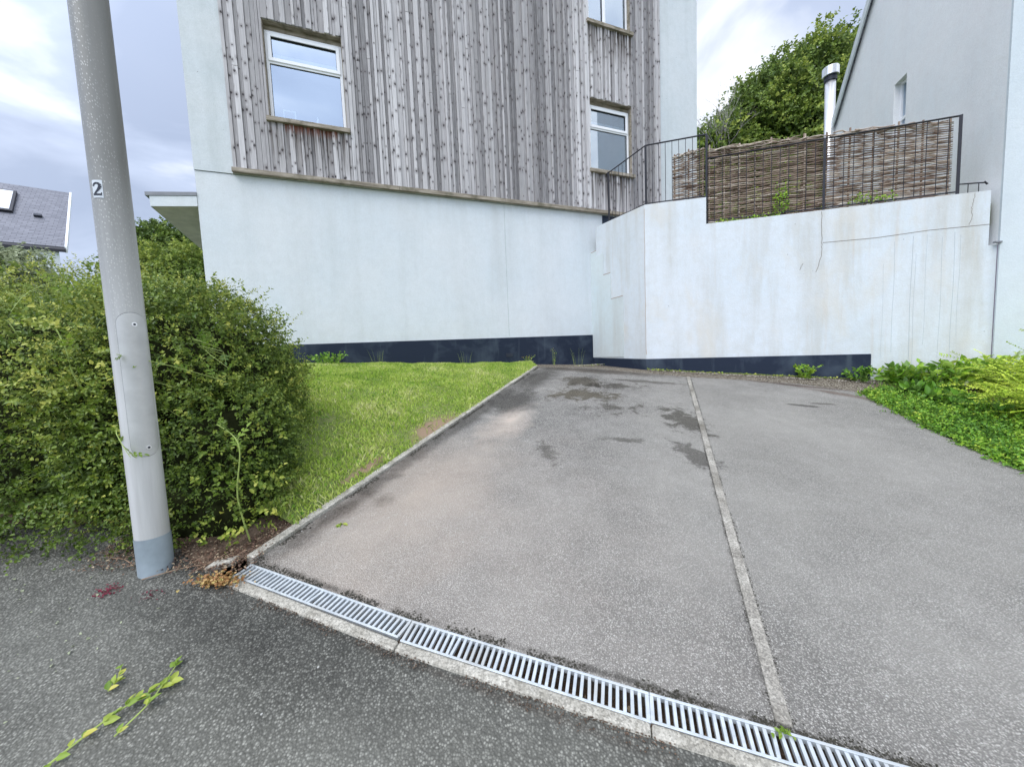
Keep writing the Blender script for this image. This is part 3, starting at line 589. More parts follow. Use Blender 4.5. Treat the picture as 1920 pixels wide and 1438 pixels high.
# windows
def window(parent, x0, x1, z0, z1, yf, style, sill=True, sill_dz=0.0):
    """frame assembly in wall-local coordinates; yf = y of the outer face of the frame"""
    fr = MB(); y0, y1 = yf, yf+0.06; ft = 0.045
    zt = z1-0.085 if style != 'plain' else z1-.01    # packer gap at the head in shadow
    fr.box(x0+.008, x0+.008+ft, y0, y1, z0+.02, zt); fr.box(x1-.008-ft, x1-.008, y0, y1, z0+.02, zt)
    fr.box(x0+.008+ft, x1-.008-ft, y0, y1, zt-ft, zt); fr.box(x0+.008+ft, x1-.008-ft, y0, y1, z0+.02, z0+.02+ft+.01)
    a, b, c, d = x0+.008+ft, x1-.008-ft, z0+.075, zt-ft; panes = []
    def ring(mb, p, q, r, s, w, ya, yb):
        mb.box(p, p+w, ya, yb, r, s); mb.box(q-w, q, ya, yb, r, s); mb.box(p+w, q-w, ya, yb, r, r+w); mb.box(p+w, q-w, ya, yb, s-w, s)
    if style == 'transom':
        tz = z0+0.885
        fr.box(a, b, y0, y1, tz, tz+0.045); o = fr.build('window_frame', M['upvc'], parent, bevel=0.004)
        sh = MB(); ring(sh, a-.012, b+.012, tz+0.032, d+.012, 0.052, y0-.016, y0-.001); sh.build('sash', M['upvc'], o, bevel=0.004)
        panes = [(a+.04, b-.04, tz+.08, d-.04), (a, b, c, tz)]
    else:
        mx_ = x0+0.48
        fr.box(mx_-.03, mx_+.03, y0, y1, c, d); o = fr.build('window_frame', M['upvc'], parent, bevel=0.004)
        sh = MB(); ring(sh, a-.012, mx_-.008, c-.012, d+.012, .048, y0-.016, y0-.001); sh.build('sash', M['upvc'], o, bevel=.004)
        panes = [(a+.03, mx_-.05, c+.03, d-.03), (mx_+.03, b, c, d)]
    gk = MB()
    for (p, q, r, s) in panes:
        gp = MB(); gp.add([(p, y0+.022, r), (q, y0+.022, r), (q, y0+.022, s), (p, y0+.022, s)], [(0, 1, 2, 3)]); gp.build('pane', M['glass'], o)
        ring(gk, p-.001, q+.001, r-.001, s+.001, .006, y0+.012, y0+.021)
    gk.build('gasket', M['gasket'], o)
    bl = MB(); p, q, r, s = panes[0]
    if style == 'transom':
        bl.box(p+.0, q, y0+.10, y0+.12, r+.09, r+.13); bl.build('blind_rail', M['blind'], o)
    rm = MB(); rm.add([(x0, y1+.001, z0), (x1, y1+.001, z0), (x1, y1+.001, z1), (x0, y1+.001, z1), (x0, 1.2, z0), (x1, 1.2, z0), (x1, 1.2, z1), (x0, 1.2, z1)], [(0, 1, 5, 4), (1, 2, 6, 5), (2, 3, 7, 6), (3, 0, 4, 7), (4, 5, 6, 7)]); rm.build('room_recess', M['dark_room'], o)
    hd = MB(); hd.box(x0+.004, x1-.004, y0+.01, y1, zt, z1-.002); hd.build('head_packer', M['sill'], o)
    if sill:
        sl = MB(); sl.box(x0-.035, x1+.045, -.100, y0+.01, z0-.055+sill_dz, z0+.012+sill_dz); sl.build('sill', M['sill'], o, bevel=.004)
    # timber reveals
    rv = MB()
    rv.box(x0-.006, x0+.006, -.03, y0, z0+.012, z1); rv.box(x1-.006, x1+.006, -.03, y0, z0+.012, z1); rv.box(x0+.006, x1-.006, -.03, y0+.01, z1-.008, z1+.004)
    rv.build('reveal', M['sill'], o)
    return o
w1 = window(house, *WIN[0], 0.055, 'transom'); w1['label'] = 'left window reflecting blue sky'
w2 = window(house, *WIN[1], 0.055, 'transom'); w3 = window(house, *WIN[2], 0.055, 'casement')
# things standing on the inner sill of the left window
pf = MB(); a, b, z0 = -5.62, -5.44, 5.385
for (p, q, r, s) in ((a, b, z0, z0+.015), (a, b, z0+.16, z0+.175), (a, a+.015, z0+.015, z0+.16), (b-.015, b, z0+.015, z0+.16)): pf.box(p, q, .13, .145, r, s)
o = pf.build('picture_frame', M['upvc']); o.matrix_world = Matrix.Translation(P0) @ Matrix.Rotation(AU, 4, 'Z'); tag(o, 'small empty picture frame behind the glass of the left window', 'picture frame')
og = MB(); og.tube([(-5.13, .14, 5.375), (-5.13, .14, 5.39), (-5.13, .14, 5.44), (-5.12, .14, 5.50), (-5.13, .14, 5.53)], .035, 8, r1=.006)
o = og.build('ornament', M['upvc'], smooth=True); o.matrix_world = Matrix.Translation(P0) @ Matrix.Rotation(AU, 4, 'Z'); tag(o, 'small pale pointed ornament behind the glass of the left window', 'ornament')
ic = MB(); ic.box(WIN[0][0], WIN[0][1], .116, .30, 5.345, 5.375); ic.build('inner_sill', M['blind'], w1)
# entrance canopy on the left side wall
cp = MB(); cl = [(-6.826, .003, 0), (-7.44, .16, 0), (-7.62, 2.5, 0), (-6.826, 2.5, 0)]
cp.prism([(x, y, 3.885) for x, y, z in cl], (0, 0, 0.150)); o = cp.build('canopy', M['soffit'], house)
mb = MB(); fa = [(-6.828, -.004, 3.887), (-7.446, .154, 3.887), (-7.628, 2.5, 3.887)]
for i in range(2):
    p, q = Vector(fa[i]), Vector(fa[i+1]); mb.prism([p, q, q+Vector((0, 0, .15)), p+Vector((0, 0, .15))], (-0.002, -.006, 0))
mb.build('fascia', M['upper_render'], o)
mb = MB(); mb.prism([(-6.826, -.02, 4.040), (-7.50, .15, 4.040), (-7.66, 2.55, 4.040), (-6.826, 2.55, 4.040)], (0, 0, .05)); mb.build('roof_edge', M['lead'], o)
mb = MB(); mb.tube([(3.002, .10, 9.42), (3.07, .10, 9.42), (3.10, .10, 9.40), (3.115, .10, 9.52), (3.12, .1, 9.62)], .013, 8); mb.build('overflow_pipe', M['upvc'], house, smooth=True)

# ================================================================== RETAINING WALL
rw = thing('retaining_wall', 'tall stained white retaining wall with a stepped top and a tapering navy plinth', 'wall', P1)
rl = lambda p: Vector(p)-P1
F1 = lambda s, z, o=0.0: rl(P0+D1*s-U*o+Vector((0, 0, z)))   # return wall, faces left (towards -U)
F2 = lambda s, z, o=0.0: rl(W2(s, -o, z))
LEN1 = 1.674
mb = MB()
mb.prism([F1(0.0, .8, 0), F1(LEN1, .8), F1(LEN1, 3.965), F1(.2, 4.07), F1(.2, 3.60), F1(0, 3.60)], U*0.22)
mb.prism([F2(0, .5), F2(4.519, .4), F2(4.519, 2.72), F2(4.43, 2.72), F2(4.43, 3.45), F2(.955, 3.51), F2(.955, 3.935), F2(0, 3.967)], -N2*0.25)
mb.build('wall', M['stained_render'], rw)
# render overlay patch with stepped edge low on the return wall
mb = MB(); mb.prism([F1(-.0, 1.36), F1(1.06, 1.36), F1(1.06, 2.52), F1(.68, 2.52), F1(.68, 3.03), F1(.45, 3.03), F1(.45, 3.47), F1(.21, 3.47), F1(.21, 3.585), F1(0, 3.585)], -U*0.012); mb.build('render_patch', m_render('patch_render', (0.66, 0.72, 0.73), (0.5, 0.50, 0.46), 0.6, (0.5, 0.45, 0.38), 2.2), rw, bevel=.003)
mb = MB(); mb.prism([F1(0, .8), F1(LEN1+.006, .8), F1(LEN1+.006, 1.32), F1(0, 1.35)], -U*0.016); mb.prism([F2(-.006, .5), F2(3.18, .5), F2(3.18, 1.285), F2(-.006, 1.32)], N2*0.016); mb.build('plinth', M['plinth'], rw)
def crk(pts, r, fn): 
    mb = MB(); q = []
    for a, b in zip(pts, pts[1:]):
        for i in range(7):
            k = i/7; s = a[0]+(b[0]-a[0])*k+random.uniform(-.006, .006); z = a[1]+(b[1]-a[1])*k; q.append(fn(s, z, 0.0))
    q.append(fn(*pts[-1], 0.0)); mb.tube(q, r, 4); return mb
for pts, r in (([(2.53, 3.46), (2.54, 3.0), (2.54, 2.8), (2.47, 2.57)], .004), ([(4.27, 3.44), (4.24, 3.25), (4.25, 3.12), (4.22, 3.02)], .003), ([(2.55, 3.0), (3.2, 2.985), (3.8, 3.01), (4.43, 3.0)], .004), ([(2.3, 2.72), (2.26, 2.62)], .004)):
    crk(pts, r, F2).build('crack', M['crack'], rw)
for pts in ([(.21, 3.59), (0.02, 3.585)], [(.46, 3.04), (.68, 3.035)], [(.69, 2.52), (1.06, 2.525)]):
    crk(pts, .005, lambda s, z, o: F1(s, z, .012)).build('crack', M['rust'], rw)
crk([(LEN1-.004, 1.4), (LEN1-.004, 2.4), (LEN1-.004, 3.9)], .004, F1).build('crack', M['rust'], rw)
# long dark drips near the right end
t = NT('drip_stain'); M['drip'] = t.fin((0.42, 0.46, 0.48), 0.9)
for s, a, b, r in ((3.42, 2.9, 1.3, .0022), (3.62, 2.95, 1.1, .003), (3.66, 2.7, 1.05, .002), (3.78, 2.95, 1.4, .0018), (3.30, 2.6, 1.2, .0015), (3.95, 2.9, 1.2, .002), (4.08, 2.95, 1.2, .0025), (4.14, 2.9, 1.5, .0018)):
    q = MB(); pts = [F2(s+.005*math.sin(k*.7+s*9), a+(b-a)*k/10, 0.0) for k in range(11)]; q.tube(pts, r, 4); q.build('drip_mark', M['drip'], rw)

# ================================================================== RAILING
rail = thing('metal_railing', 'thin black metal railing stepping along the top of the white retaining wall', 'railing', P1+Vector((0, 0, 3.9)))
rr = lambda p: Vector(p)-P1-Vector((0, 0, 3.9))
R1 = lambda s, z: rr(P0+D1*s+U*0.05+Vector((0, 0, z)))
R2 = lambda s, z: rr(W2(s, .05, z))
def bar(name, a, b, w, par=rail): q = MB(); q.tube([a, b], w, 4 if w > .012 else 6); return q.build(name, M['iron'], par)
post_s1 = .60
bar('post', R1(post_s1, 3.98), R1(post_s1, 5.0), .020); bar('post', R2(0.03, 3.93), R2(.03, 4.96), .020); bar('post', R2(.97, 3.48), R2(.97, 4.94), .020)
bar('post', R2(2.57, 3.46), R2(2.57, 4.54), .020); bar('post', R2(4.11, 3.42), R2(4.11, 4.52), .024)
bar('top_rail', R1(.53, 4.985), R2(.03, 4.96), .013); bar('top_rail', R2(.03, 4.96), R2(.97, 4.94), .013); bar('top_rail', R2(.97, 4.56), R2(2.57, 4.535), .013); bar('top_rail', R2(2.57, 4.535), R2(4.11, 4.51), .013)
bar('bottom_rail', R1(post_s1, 4.06), R2(.03, 4.0), .010); bar('bottom_rail', R2(.03, 4.0), R2(.97, 3.97), .010); bar('bottom_rail', R2(.97, 3.56), R2(4.11, 3.50), .010)
for k in range(1, 10): s = post_s1+(LEN1-post_s1)*k/10; bar('baluster', R1(s, 4.05-.04*k/10), R1(s, 4.98), .0046)
for k in range(1, 9): s = .03+.94*k/9; bar('baluster', R2(s, 3.98), R2(s, 4.95), .0046)
for k in range(1, 14): s = .97+1.6*k/14; bar('baluster', R2(s, 3.54), R2(s, 4.55), .0046)
for k in range(1, 13): s = 2.57+1.54*k/13; bar('baluster', R2(s, 3.51), R2(s, 4.52), .0046)
bar('low_rail', R2(4.11, 3.60), R2(4.40, 3.575), .009); bar('baluster', R2(4.22, 3.45), R2(4.22, 3.59), .005); bar('baluster', R2(4.33, 3.45), R2(4.33, 3.58), .005); bar('rail_end', R2(4.385, 3.59), R2(4.42, 3.55), .013)

# ================================================================== WATTLE HURDLES
def hurdle(label, s0, s1, zb0, zb1, zt0, zt1, nst, seed, y=0.10):
    rg = random.Random(seed); base = Vector(W2((s0+s1)/2, y, min(zb0, zb1)))
    t_ = thing('wattle_hurdle', label, 'woven fence', base, 0, 'woven hazel hurdles behind the railing')
    Q = lambda s, yy, z: Vector(W2(s, yy, z))-base
    st = [s0+.03+(s1-s0-.06)*k/(nst-1) for k in range(nst)]
    for k, s in enumerate(st):
        f = (s-s0)/(s1-s0); ztp = zt0+(zt1-zt0)*f+rg.choice((.03, .05, .09, .07)); q = MB()
        q.tube([Q(s, y, zb0+(zb1-zb0)*f), Q(s+rg.uniform(-.01, .01), y, ztp)], .013, 6, rg.uniform(.3, .9)); q.build('stake', M['hazel'], t_)
    mb = MB(); rows = int((zt0-zb0)/0.0165); 
    for r in range(rows):
        # each row is laid from two or three shorter rods
        cuts = [s0]+sorted(rg.uniform(s0+.2, s1-.2) for _ in range(rg.choice((1, 2, 2))))+[s1]
        tone_r = rg.random()
        for a, b in zip(cuts, cuts[1:]):
            if b-a < .05: continue
            a2, b2 = a-rg.uniform(0, .06)*(a > s0), b+rg.uniform(0, .06)*(b < s1); n = max(4, int((b2-a2)/.055)); pts = []
            off = rg.uniform(-.006, .006); sl = rg.uniform(-.012, .012); rad = rg.uniform(.0075, .0120)
            for i in range(n+1):
                s = a2+(b2-a2)*i/n; f = (s-s0)/(s1-s0); zb = zb0+(zb1-zb0)*f; zt = zt0+(zt1-zt0)*f
                z = zb+(zt-zb)*(r+.5)/rows+off+sl*(i/n-.5)+rg.uniform(-.002, .002)
                ph = (s-st[0])/(st[1]-st[0])*math.pi+math.pi*(r % 2)
                yy = y+.017*math.cos(ph); pts.append(Q(s, yy, z))
            tn = min(1, max(0, rg.gauss(.48, .25)))
            mb.tube(pts, rad, 4, tn, rad*.75)
    # untidy twisted rods along the top
    for r in range(6):
        a = rg.uniform(s0-.03, s0+(s1-s0)*.4); b = rg.uniform(s0+(s1-s0)*.6, s1+.04); n = 14; p0, am = rg.uniform(0, 6), rg.uniform(.004, .014); pts = []
        for i in range(n+1):
            s = a+(b-a)*i/n; f = (s-s0)/(s1-s0); pts.append(Q(s, y+.022*math.cos(i*1.6+p0)-.02, zt0+(zt1-zt0)*f+am*math.sin(i*.9+p0)+r*.007-.02))
        mb.tube(pts, rg.uniform(.007, .011), 5, rg.uniform(.4, .95), .006)
    mb.build('woven_rods', M['hazel'], t_, smooth=True)
hurdle('short woven hurdle behind the railing nearest the clad house', .46, .95, 3.95, 3.945, 4.69, 4.74, 3, 3)
hurdle('middle woven hazel hurdle with green leaves growing through it', .985, 2.36, 3.49, 3.475, 4.70, 4.63, 7, 5, .105)
hurdle('large woven hazel hurdle beside the right-hand house', 2.30, 4.07, 3.475, 3.46, 4.63, 4.50, 7, 9, .125)

# ================================================================== FLUE, RIGHT HOUSE
fl = thing('flue_pipe', 'shiny stainless steel flue pipe with a cap rising behind the woven hurdle', 'chimney flue', (8.0, 9.55, 3.4))
q = MB(); q.tube([(0, 0, 0), (0, 0, 4.45)], .105, 24); q.build('pipe', M['steel'], fl, smooth=True)
q = MB(); q.tube([(0, 0, 4.46), (0, 0, 4.66)], .165, 24); q.build('cap', M['steel'], fl, bevel=.01)
q = MB(); q.tube([(0, 0, 4.35), (0, 0, 4.457)], .125, 24); q.build('vent_band', M['black'], fl)

C0 = P1+D2*4.525; A3 = R(90-18.0); GD = Vector((math.cos(A3), math.sin(A3), 0)); GN = Vector((-GD.y, GD.x, 0))  # GN faces left
rh = thing('white_gable_house', 'white rendered house with a steep gable and narrow window at the right edge', 'house', C0)
FD = D2                                                     # front facade runs right from the corner
def GP(tt, z, o=0.0): return GD*tt+GN*o+Vector((0, 0, z))
sl_ = (8.36-6.65)/(3.08-4.51)
ez = 6.65+(4.62-4.51)*sl_; pts = [(0, .3), (4.62, .3), (4.62, ez), (1.2, ez+(1.2-4.62)*sl_), (-2.2, ez), (-2.2, ez)]
rz = ez+(1.2-4.62)*sl_
# the gable wall as a slab with a recess for the window: pieces round the opening
gw = MB(); wx0, wx1, wz0, wz1 = 1.98, 2.32, 5.30, 6.235
def gpoly(poly): gw.prism([GP(a, z) for a, z in poly], -GN*0.25)
ztop = lambda a: ez+(a-4.62)*sl_ if a > 1.2 else rz
gpoly([(0, .3), (wx0, .3), (wx0, ztop(wx0)), (1.2, rz), (0, rz-(1.2)*abs(sl_)*0.0)])
gpoly([(wx1, .3), (4.62, .3), (4.62, ez), (wx1, ztop(wx1))])
gpoly([(wx0, .3), (wx1, .3), (wx1, wz0), (wx0, wz0)]); gpoly([(wx0, wz1), (wx1, wz1), (wx1, ztop(wx1)), (wx0, ztop(wx0))])
gw.build('gable_wall', M['gable_render'], rh)
q = MB(); o_ = -.09
q.prism([GP(wx0, wz0, o_), GP(wx0+.045, wz0, o_), GP(wx0+.045, wz1, o_), GP(wx0, wz1, o_)], -GN*.05); q.prism([GP(wx1-.045, wz0, o_), GP(wx1, wz0, o_), GP(wx1, wz1, o_), GP(wx1-.045, wz1, o_)], -GN*.05)
q.prism([GP(wx0+.045, wz1-.045, o_), GP(wx1-.045, wz1-.045, o_), GP(wx1-.045, wz1, o_), GP(wx0+.045, wz1, o_)], -GN*.05); q.prism([GP(wx0+.045, wz0, o_), GP(wx1-.045, wz0, o_), GP(wx1-.045, wz0+.06, o_), GP(wx0+.045, wz0+.06, o_)], -GN*.05)
q.prism([GP(wx0+.045, 5.55, o_), GP(wx1-.045, 5.55, o_), GP(wx1-.045, 5.60, o_), GP(wx0+.045, 5.60, o_)], -GN*.05)
wf = q.build('window', M['upvc'], rh); q = MB(); q.add([GP(wx0+.04, wz0+.05, o_-.03), GP(wx1-.04, wz0+.05, o_-.03), GP(wx1-.04, wz1-.04, o_-.03), GP(wx0+.04, wz1-.04, o_-.03)], [(0, 1, 2, 3)]); q.build('pane', M['glass'], wf)
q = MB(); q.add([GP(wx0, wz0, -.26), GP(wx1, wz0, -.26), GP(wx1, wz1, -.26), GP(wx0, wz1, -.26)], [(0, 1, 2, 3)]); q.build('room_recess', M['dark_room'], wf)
# front facade (to the right of the corner), slightly proud of the retaining wall
q = MB(); q.prism([Vector((0, 0, .2)), FD*7+Vector((0, 0, .2)), FD*7+Vector((0, 0, rz)), Vector((0, 0, rz))], GN*0-N2*0.24); 
fw = q.build('front_wall', m_render('front_render', (0.66, 0.71, 0.735), (0.5, 0.54, 0.56), 0.3, (0.55, 0.57, 0.57), 20.0, speck=False), rh); fw.location = N2*0.03-GN*0.0
# roof with overhanging verge board
q = MB()
v0, v1 = GP(4.80, ez-.12+.12, .06)+Vector((0, 0, .0+(0.18)*sl_)), GP(1.2, rz, .06)
q.prism([v0, v1, v1+Vector((0, 0, .14)), v0+Vector((0, 0, .14))], -GN*7.5); q.build('roof', M['slate'], rh)
q = MB(); dz_ = Vector((0, 0, -.10)); q.prism([v0+dz_, v1+dz_, v1+Vector((0, 0, .12)), v0+Vector((0, 0, .12))], GN*.03); q.build('verge_board', M['upper_render'], rh)
q = MB(); q.tube([Vector((-.02, 0, 2.74))+N2*.05, Vector((-.045, 0, 2.70))+N2*.05, Vector((-.045, -.0, .75))+N2*.05], .0045, 6); q.build('cable', m_plain('purple_grey_cable', (.16, .13, .18), .6), rh)
q = MB(); q.prism([Vector((-.07, 0, 2.735)), Vector((.02, 0, 2.735)), Vector((.02, 0, 2.755)), Vector((-.07, 0, 2.755))], N2*.05); q.build('flashing', M['lead'], rh)

# ================================================================== LEFT FAR HOUSE
lh = thing('slate_roof_house', 'distant white house with a grey slate roof and skylight beyond the hedge', 'house', (-18.22, 16.29, 1.0))
RA = Vector((-.80, -.60, 0)).normalized(); DNv = Vector((2.15, -2.30, -2.95)); hz = 8.0
o0 = Vector((0, 0, hz)); rfq = MB()
import mathutils
Lr = 9.0; along = RA*Lr
# slate sheet in its own frame so courses follow the slope
sx = RA; sy = DNv.normalized(); sn = sx.cross(sy).normalized(); sy2 = sn.cross(sx)
mat_r = Matrix((( sx.x, sy2.x, sn.x, 0), (sx.y, sy2.y, sn.y, 0), (sx.z, sy2.z, sn.z, hz), (0, 0, 0, 1)))
ih = mat_r.inverted(); loc = lambda v: ih @ Vector(v)
pr = [loc(o0), loc(o0+along), loc(o0+along+DNv), loc(o0+DNv)]
rfq.prism(pr, (0, 0, -.08 if sn.z > 0 else .08)); ro = rfq.build('roof', M['slate'], lh); ro.matrix_local = mat_r
bk2 = Vector((-2.15, 2.30, -2.95))
q = MB(); q.prism([o0+RA*.1, o0+along, o0+along+bk2, o0+bk2+RA*1.6], (0, 0, -.1)); q.build('rear_roof', M['slate'], lh)
ins = Vector((0, 0, -.12))
q = MB(); e1, e2 = o0+DNv+ins, o0+bk2+ins+RA*1.5; q.prism([o0+ins+RA*.15, e1*1.0+RA*.15, Vector((e1.x, e1.y, -.5))+RA*.15, Vector((e2.x, e2.y, -.5))+RA*.15, e2+RA*.15], RA*(Lr-.5)); q.build('wall', M['white_render'], lh)
q = MB(); q.prism([o0+Vector((0, 0, .03)), o0+DNv+Vector((0, 0, .03)), o0+DNv+Vector((0, 0, -.2)), o0+Vector((0, 0, -.2))], -RA*.06); q.build('verge_board', M['upvc'], lh)
q = MB(); q.obox(o0+DNv+Vector((0, 0, -.12))-RA*.02, along, DNv.normalized()*.12, (0, 0, .1)); q.build('gutter', M['iron'], lh)
q = MB(); f0 = DNv*.16+RA*1.32; q.obox(o0+f0+Vector((0, 0, .0)), RA*1.3, DNv*.37, sn*(.10 if sn.z > 0 else -.10)); sk = q.build('skylight', M['iron'], lh)
q = MB(); q.obox(o0+f0+RA*.07+DNv*.02, RA*1.16, DNv*.33, sn*(.115 if sn.z > 0 else -.115)); q.build('pane', m_plain('pale_skylight_glass', (.66, .68, .74), .2), sk)
q = MB(); q.obox(o0+DNv*.52+RA*.62, RA*.20, DNv*.03, sn*(.09 if sn.z > 0 else -.09)); q.build('roof_vent', M['black'], lh)

# ================================================================== LAMP POST
PX, PY = -1.944, 1.924; pz = G(PX, PY)[2]-.02; PR = .0715
lp = thing('lamp_post', 'tall grey metal lamp post tagged number 2 standing in front of the hedge', 'lamp post', (PX, PY, pz))
def cyl(z0, z1, r0, r1=None, n=48, nz=1):
    r1 = r1 or r0; q = MB(); vs = []
    for j in range(nz+1):
        z = z0+(z1-z0)*j/nz; r = r0+(r1-r0)*j/nz
        vs += [(r*math.cos(2*math.pi*k/n), r*math.sin(2*math.pi*k/n), z) for k in range(n)]
    q.add(vs, [(j*n+k, j*n+(k+1) % n, (j+1)*n+(k+1) % n, (j+1)*n+k) for j in range(nz) for k in range(n)]); return q
q = cyl(0, 6.0, PR, .0700, nz=12); q.build('post', M['post'], lp, smooth=True)
q = cyl(-.1, .205, PR+.0025); q.build('base_sleeve', M['post_sleeve'], lp, smooth=True)
q = MB(); q.tube([(0, 0, 6.0), (0, 0, 6.3), (-.1, -.15, 6.5), (-.5, -.7, 6.6)], .035, 12); q.build('arm', M['post'], lp, smooth=True)
q = MB(); q.prism([(-.4, -.72, 6.58), (-.55, -.6, 6.58), (-.85, -1.05, 6.6), (-.70, -1.17, 6.6)], (0, 0, .12)); q.build('lamp_head', M['lead'], lp, bevel=.02)
def bent(u, z, r): # u metres round the front, 0 = towards camera; positive = to the right seen from the camera
    a = math.atan2(-PY, -PX)+u/PR; return (r*math.cos(a), r*math.sin(a), z)
def bent_panel(cu, cz, hw, hh, rc, r_in, r_out, n=10):
    """rounded rectangle wrapped round the post"""
    ol = []
    for sx_, sy_, a0 in ((1, -1, -90), (1, 1, 0), (-1, 1, 90), (-1, -1, 180)):
        for k in range(n+1):
            a = R(a0+90*k/n); ol.append((cu+sx_*(hw-rc)+rc*math.cos(a), cz+sy_*(hh-rc)+rc*math.sin(a)))
    # fill by horizontal bands so the face follows the curve
    zs = sorted({round(z, 5) for _, z in ol}); q = MB(); NB = 14
    def ext(z):
        dz = abs(z-cz)-(hh-rc); w = hw if dz <= 0 else hw-rc+math.sqrt(max(0, rc*rc-dz*dz)); return cu-w, cu+w
    for z0, z1 in zip(zs, zs[1:]):
        a0, b0 = ext(z0); a1, b1 = ext(z1)
        for k in range(NB):
            q.add([bent(a0+(b0-a0)*k/NB, z0, r_out), bent(a0+(b0-a0)*(k+1)/NB, z0, r_out), bent(a1+(b1-a1)*(k+1)/NB, z1, r_out), bent(a1+(b1-a1)*k/NB, z1, r_out)], [(0, 1, 2, 3)])
    n_ = len(ol)
    for k in range(n_):
        (a, za), (b, zb) = ol[k], ol[(k+1) % n_]; q.add([bent(a, za, r_out), bent(b, zb, r_out), bent(b, zb, r_in), bent(a, za, r_in)], [(3, 2, 1, 0)])
    return q
def tag_at(u, z): return u, z
DZ = 1.09-.0
q = bent_panel(.018, 1.00, .060, .365, .059, PR-.001, PR+.0012); gap = q.build('access_door_gap', M['iron'], lp)
q = bent_panel(.018, 1.00, .058, .363, .057, PR-.001, PR+.0032); dr_ = q.build('access_door', M['door_metal'], lp, smooth=False)
for zz in (1.305, .68):
    q = MB(); c = Vector(bent(.024, zz, PR+.0035)); nn = Vector((c.x, c.y, 0)).normalized(); q.tube([c-nn*.002, c+nn*.0025], .0105, 14); b = q.build('bolt', M['steel'], dr_)
    q = MB(); q.tube([c+nn*.0022, c+nn*.0036], .006, 6); q.build('bolt_socket', M['black'], b)
TU, TZ = -.050, 1.945
q = bent_panel(TU, TZ, .022, .041, .001, PR-.001, PR+.0012, 2); nt = q.build('number_tag', M['tag_white'], lp)
def numeral_two():
    # centre line and half-width of a serif-like 2, unit height
    path = [(-.25, .70, .06), (-.235, .82, .075), (-.13, .92, .075), (.02, .945, .07), (.16, .88, .09), (.215, .75, .11), (.18, .61, .11), (.06, .43, .09), (-.08, .27, .075), (-.20, .12, .07), (-.24, .07, .06)]
    q = MB(); z0 = TZ-.030; s = .060
    for (a, b) in zip(path, path[1:]):
        (x0, y0, w0), (x1, y1, w1) = a, b; d = Vector((x1-x0, y1-y0)).normalized(); n = Vector((-d.y, d.x))
        pts = [(x0-n.x*w0-d.x*.01, y0-n.y*w0), (x1-n.x*w1+d.x*.01, y1-n.y*w1), (x1+n.x*w1+d.x*.01, y1+n.y*w1), (x0+n.x*w0-d.x*.01, y0+n.y*w0)]
        q.add([bent(TU+x*s, z0+y*s, PR+.0020) for x, y in pts], [(0, 1, 2, 3)])
    for k in range(10):
        x0, x1 = -.30+.57*k/10, -.30+.57*(k+1)/10; q.add([bent(TU+x*s, z0+y*s, PR+.0023) for x, y in ((x0, 0), (x1, 0), (x1, .14), (x0, .14))], [(0, 1, 2, 3)])
    q.add([bent(TU+x*s, z0+y*s, PR+.0023) for x, y in ((.22, .0), (.285, .0), (.30, .24), (.25, .24))], [(0, 1, 2, 3)])
    return q
numeral_two().build('numeral', M['black'], nt)

# ================================================================== FOLIAGE
def ell_points(rng, ells, n, lump=0.12, lsc=2.0, shell=(0.82, 1.03), p=2.6, zmin=None):
    """points and outward normals on the outside of a union of rounded boxes"""
    vol = np.array([e[3]*e[4]+e[3]*e[5]+e[4]*e[5] for e in ells]); vol = vol/vol.sum(); P = []; N = []; Tn = []
    for i, e in enumerate(ells):
        m_ = int(n*vol[i]); c = np.array(e[:3]); r = np.array(e[3:6]); d = nrm(rng.normal(size=(m_, 3)))
        k = (np.abs(d)**p).sum(1)**(-1/p); q = d*k[:, None]
        lu = lumps(q*r+c, lsc, i*3.1)+.5*lumps(q*r+c, lsc*2.7, i*1.7)
        sc = rng.uniform(*shell, size=m_)+lump*lu; pt = c+q*r*sc[:, None]
        nn = nrm(np.sign(q)*np.abs(q)**(p-1)/r)
        keep = np.ones(m_, bool)
        for j, f in enumerate(ells):
            if j != i: keep &= ((np.abs((pt-np.array(f[:3]))/np.array(f[3:6]))**p).sum(1) > .80**p)
        if zmin is not None: keep &= pt[:, 2] > zmin(pt)
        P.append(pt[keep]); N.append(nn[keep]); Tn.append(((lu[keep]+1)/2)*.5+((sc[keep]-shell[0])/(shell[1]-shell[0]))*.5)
    return np.concatenate(P), np.concatenate(N), np.concatenate(Tn)
def core(name, ells, f, mat, parent, off):
    mb = MB()
    for e in ells:
        vs = []; nu, nv = 20, 12
        for j in range(nv+1):
            for i in range(nu):
                th, ph = 2*math.pi*i/nu, math.pi*j/nv-math.pi/2; d = np.array([math.cos(ph)*math.cos(th), math.cos(ph)*math.sin(th), math.sin(ph)])
                k = (np.abs(d)**2.6).sum()**(-1/2.6); w = f*(1+.10*mnoise.noise(Vector(d)*3+Vector(e[:3])))
                vs.append(tuple(np.array(e[:3])+d*k*np.array(e[3:6])*w-off))
        mb.add(vs, [(j*nu+i, j*nu+(i+1) % nu, (j+1)*nu+(i+1) % nu, (j+1)*nu+i) for j in range(nv) for i in range(nu)])
    return mb.build(name, mat, parent, smooth=True)
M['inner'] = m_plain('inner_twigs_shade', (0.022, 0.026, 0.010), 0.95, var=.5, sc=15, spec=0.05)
rng = np.random.default_rng(5)
hb = np.array(G(-2.6, 2.9)); hedge = thing('hedge', 'large overgrown green hedge with rambling shoots behind the lamp post', 'hedge', hb)
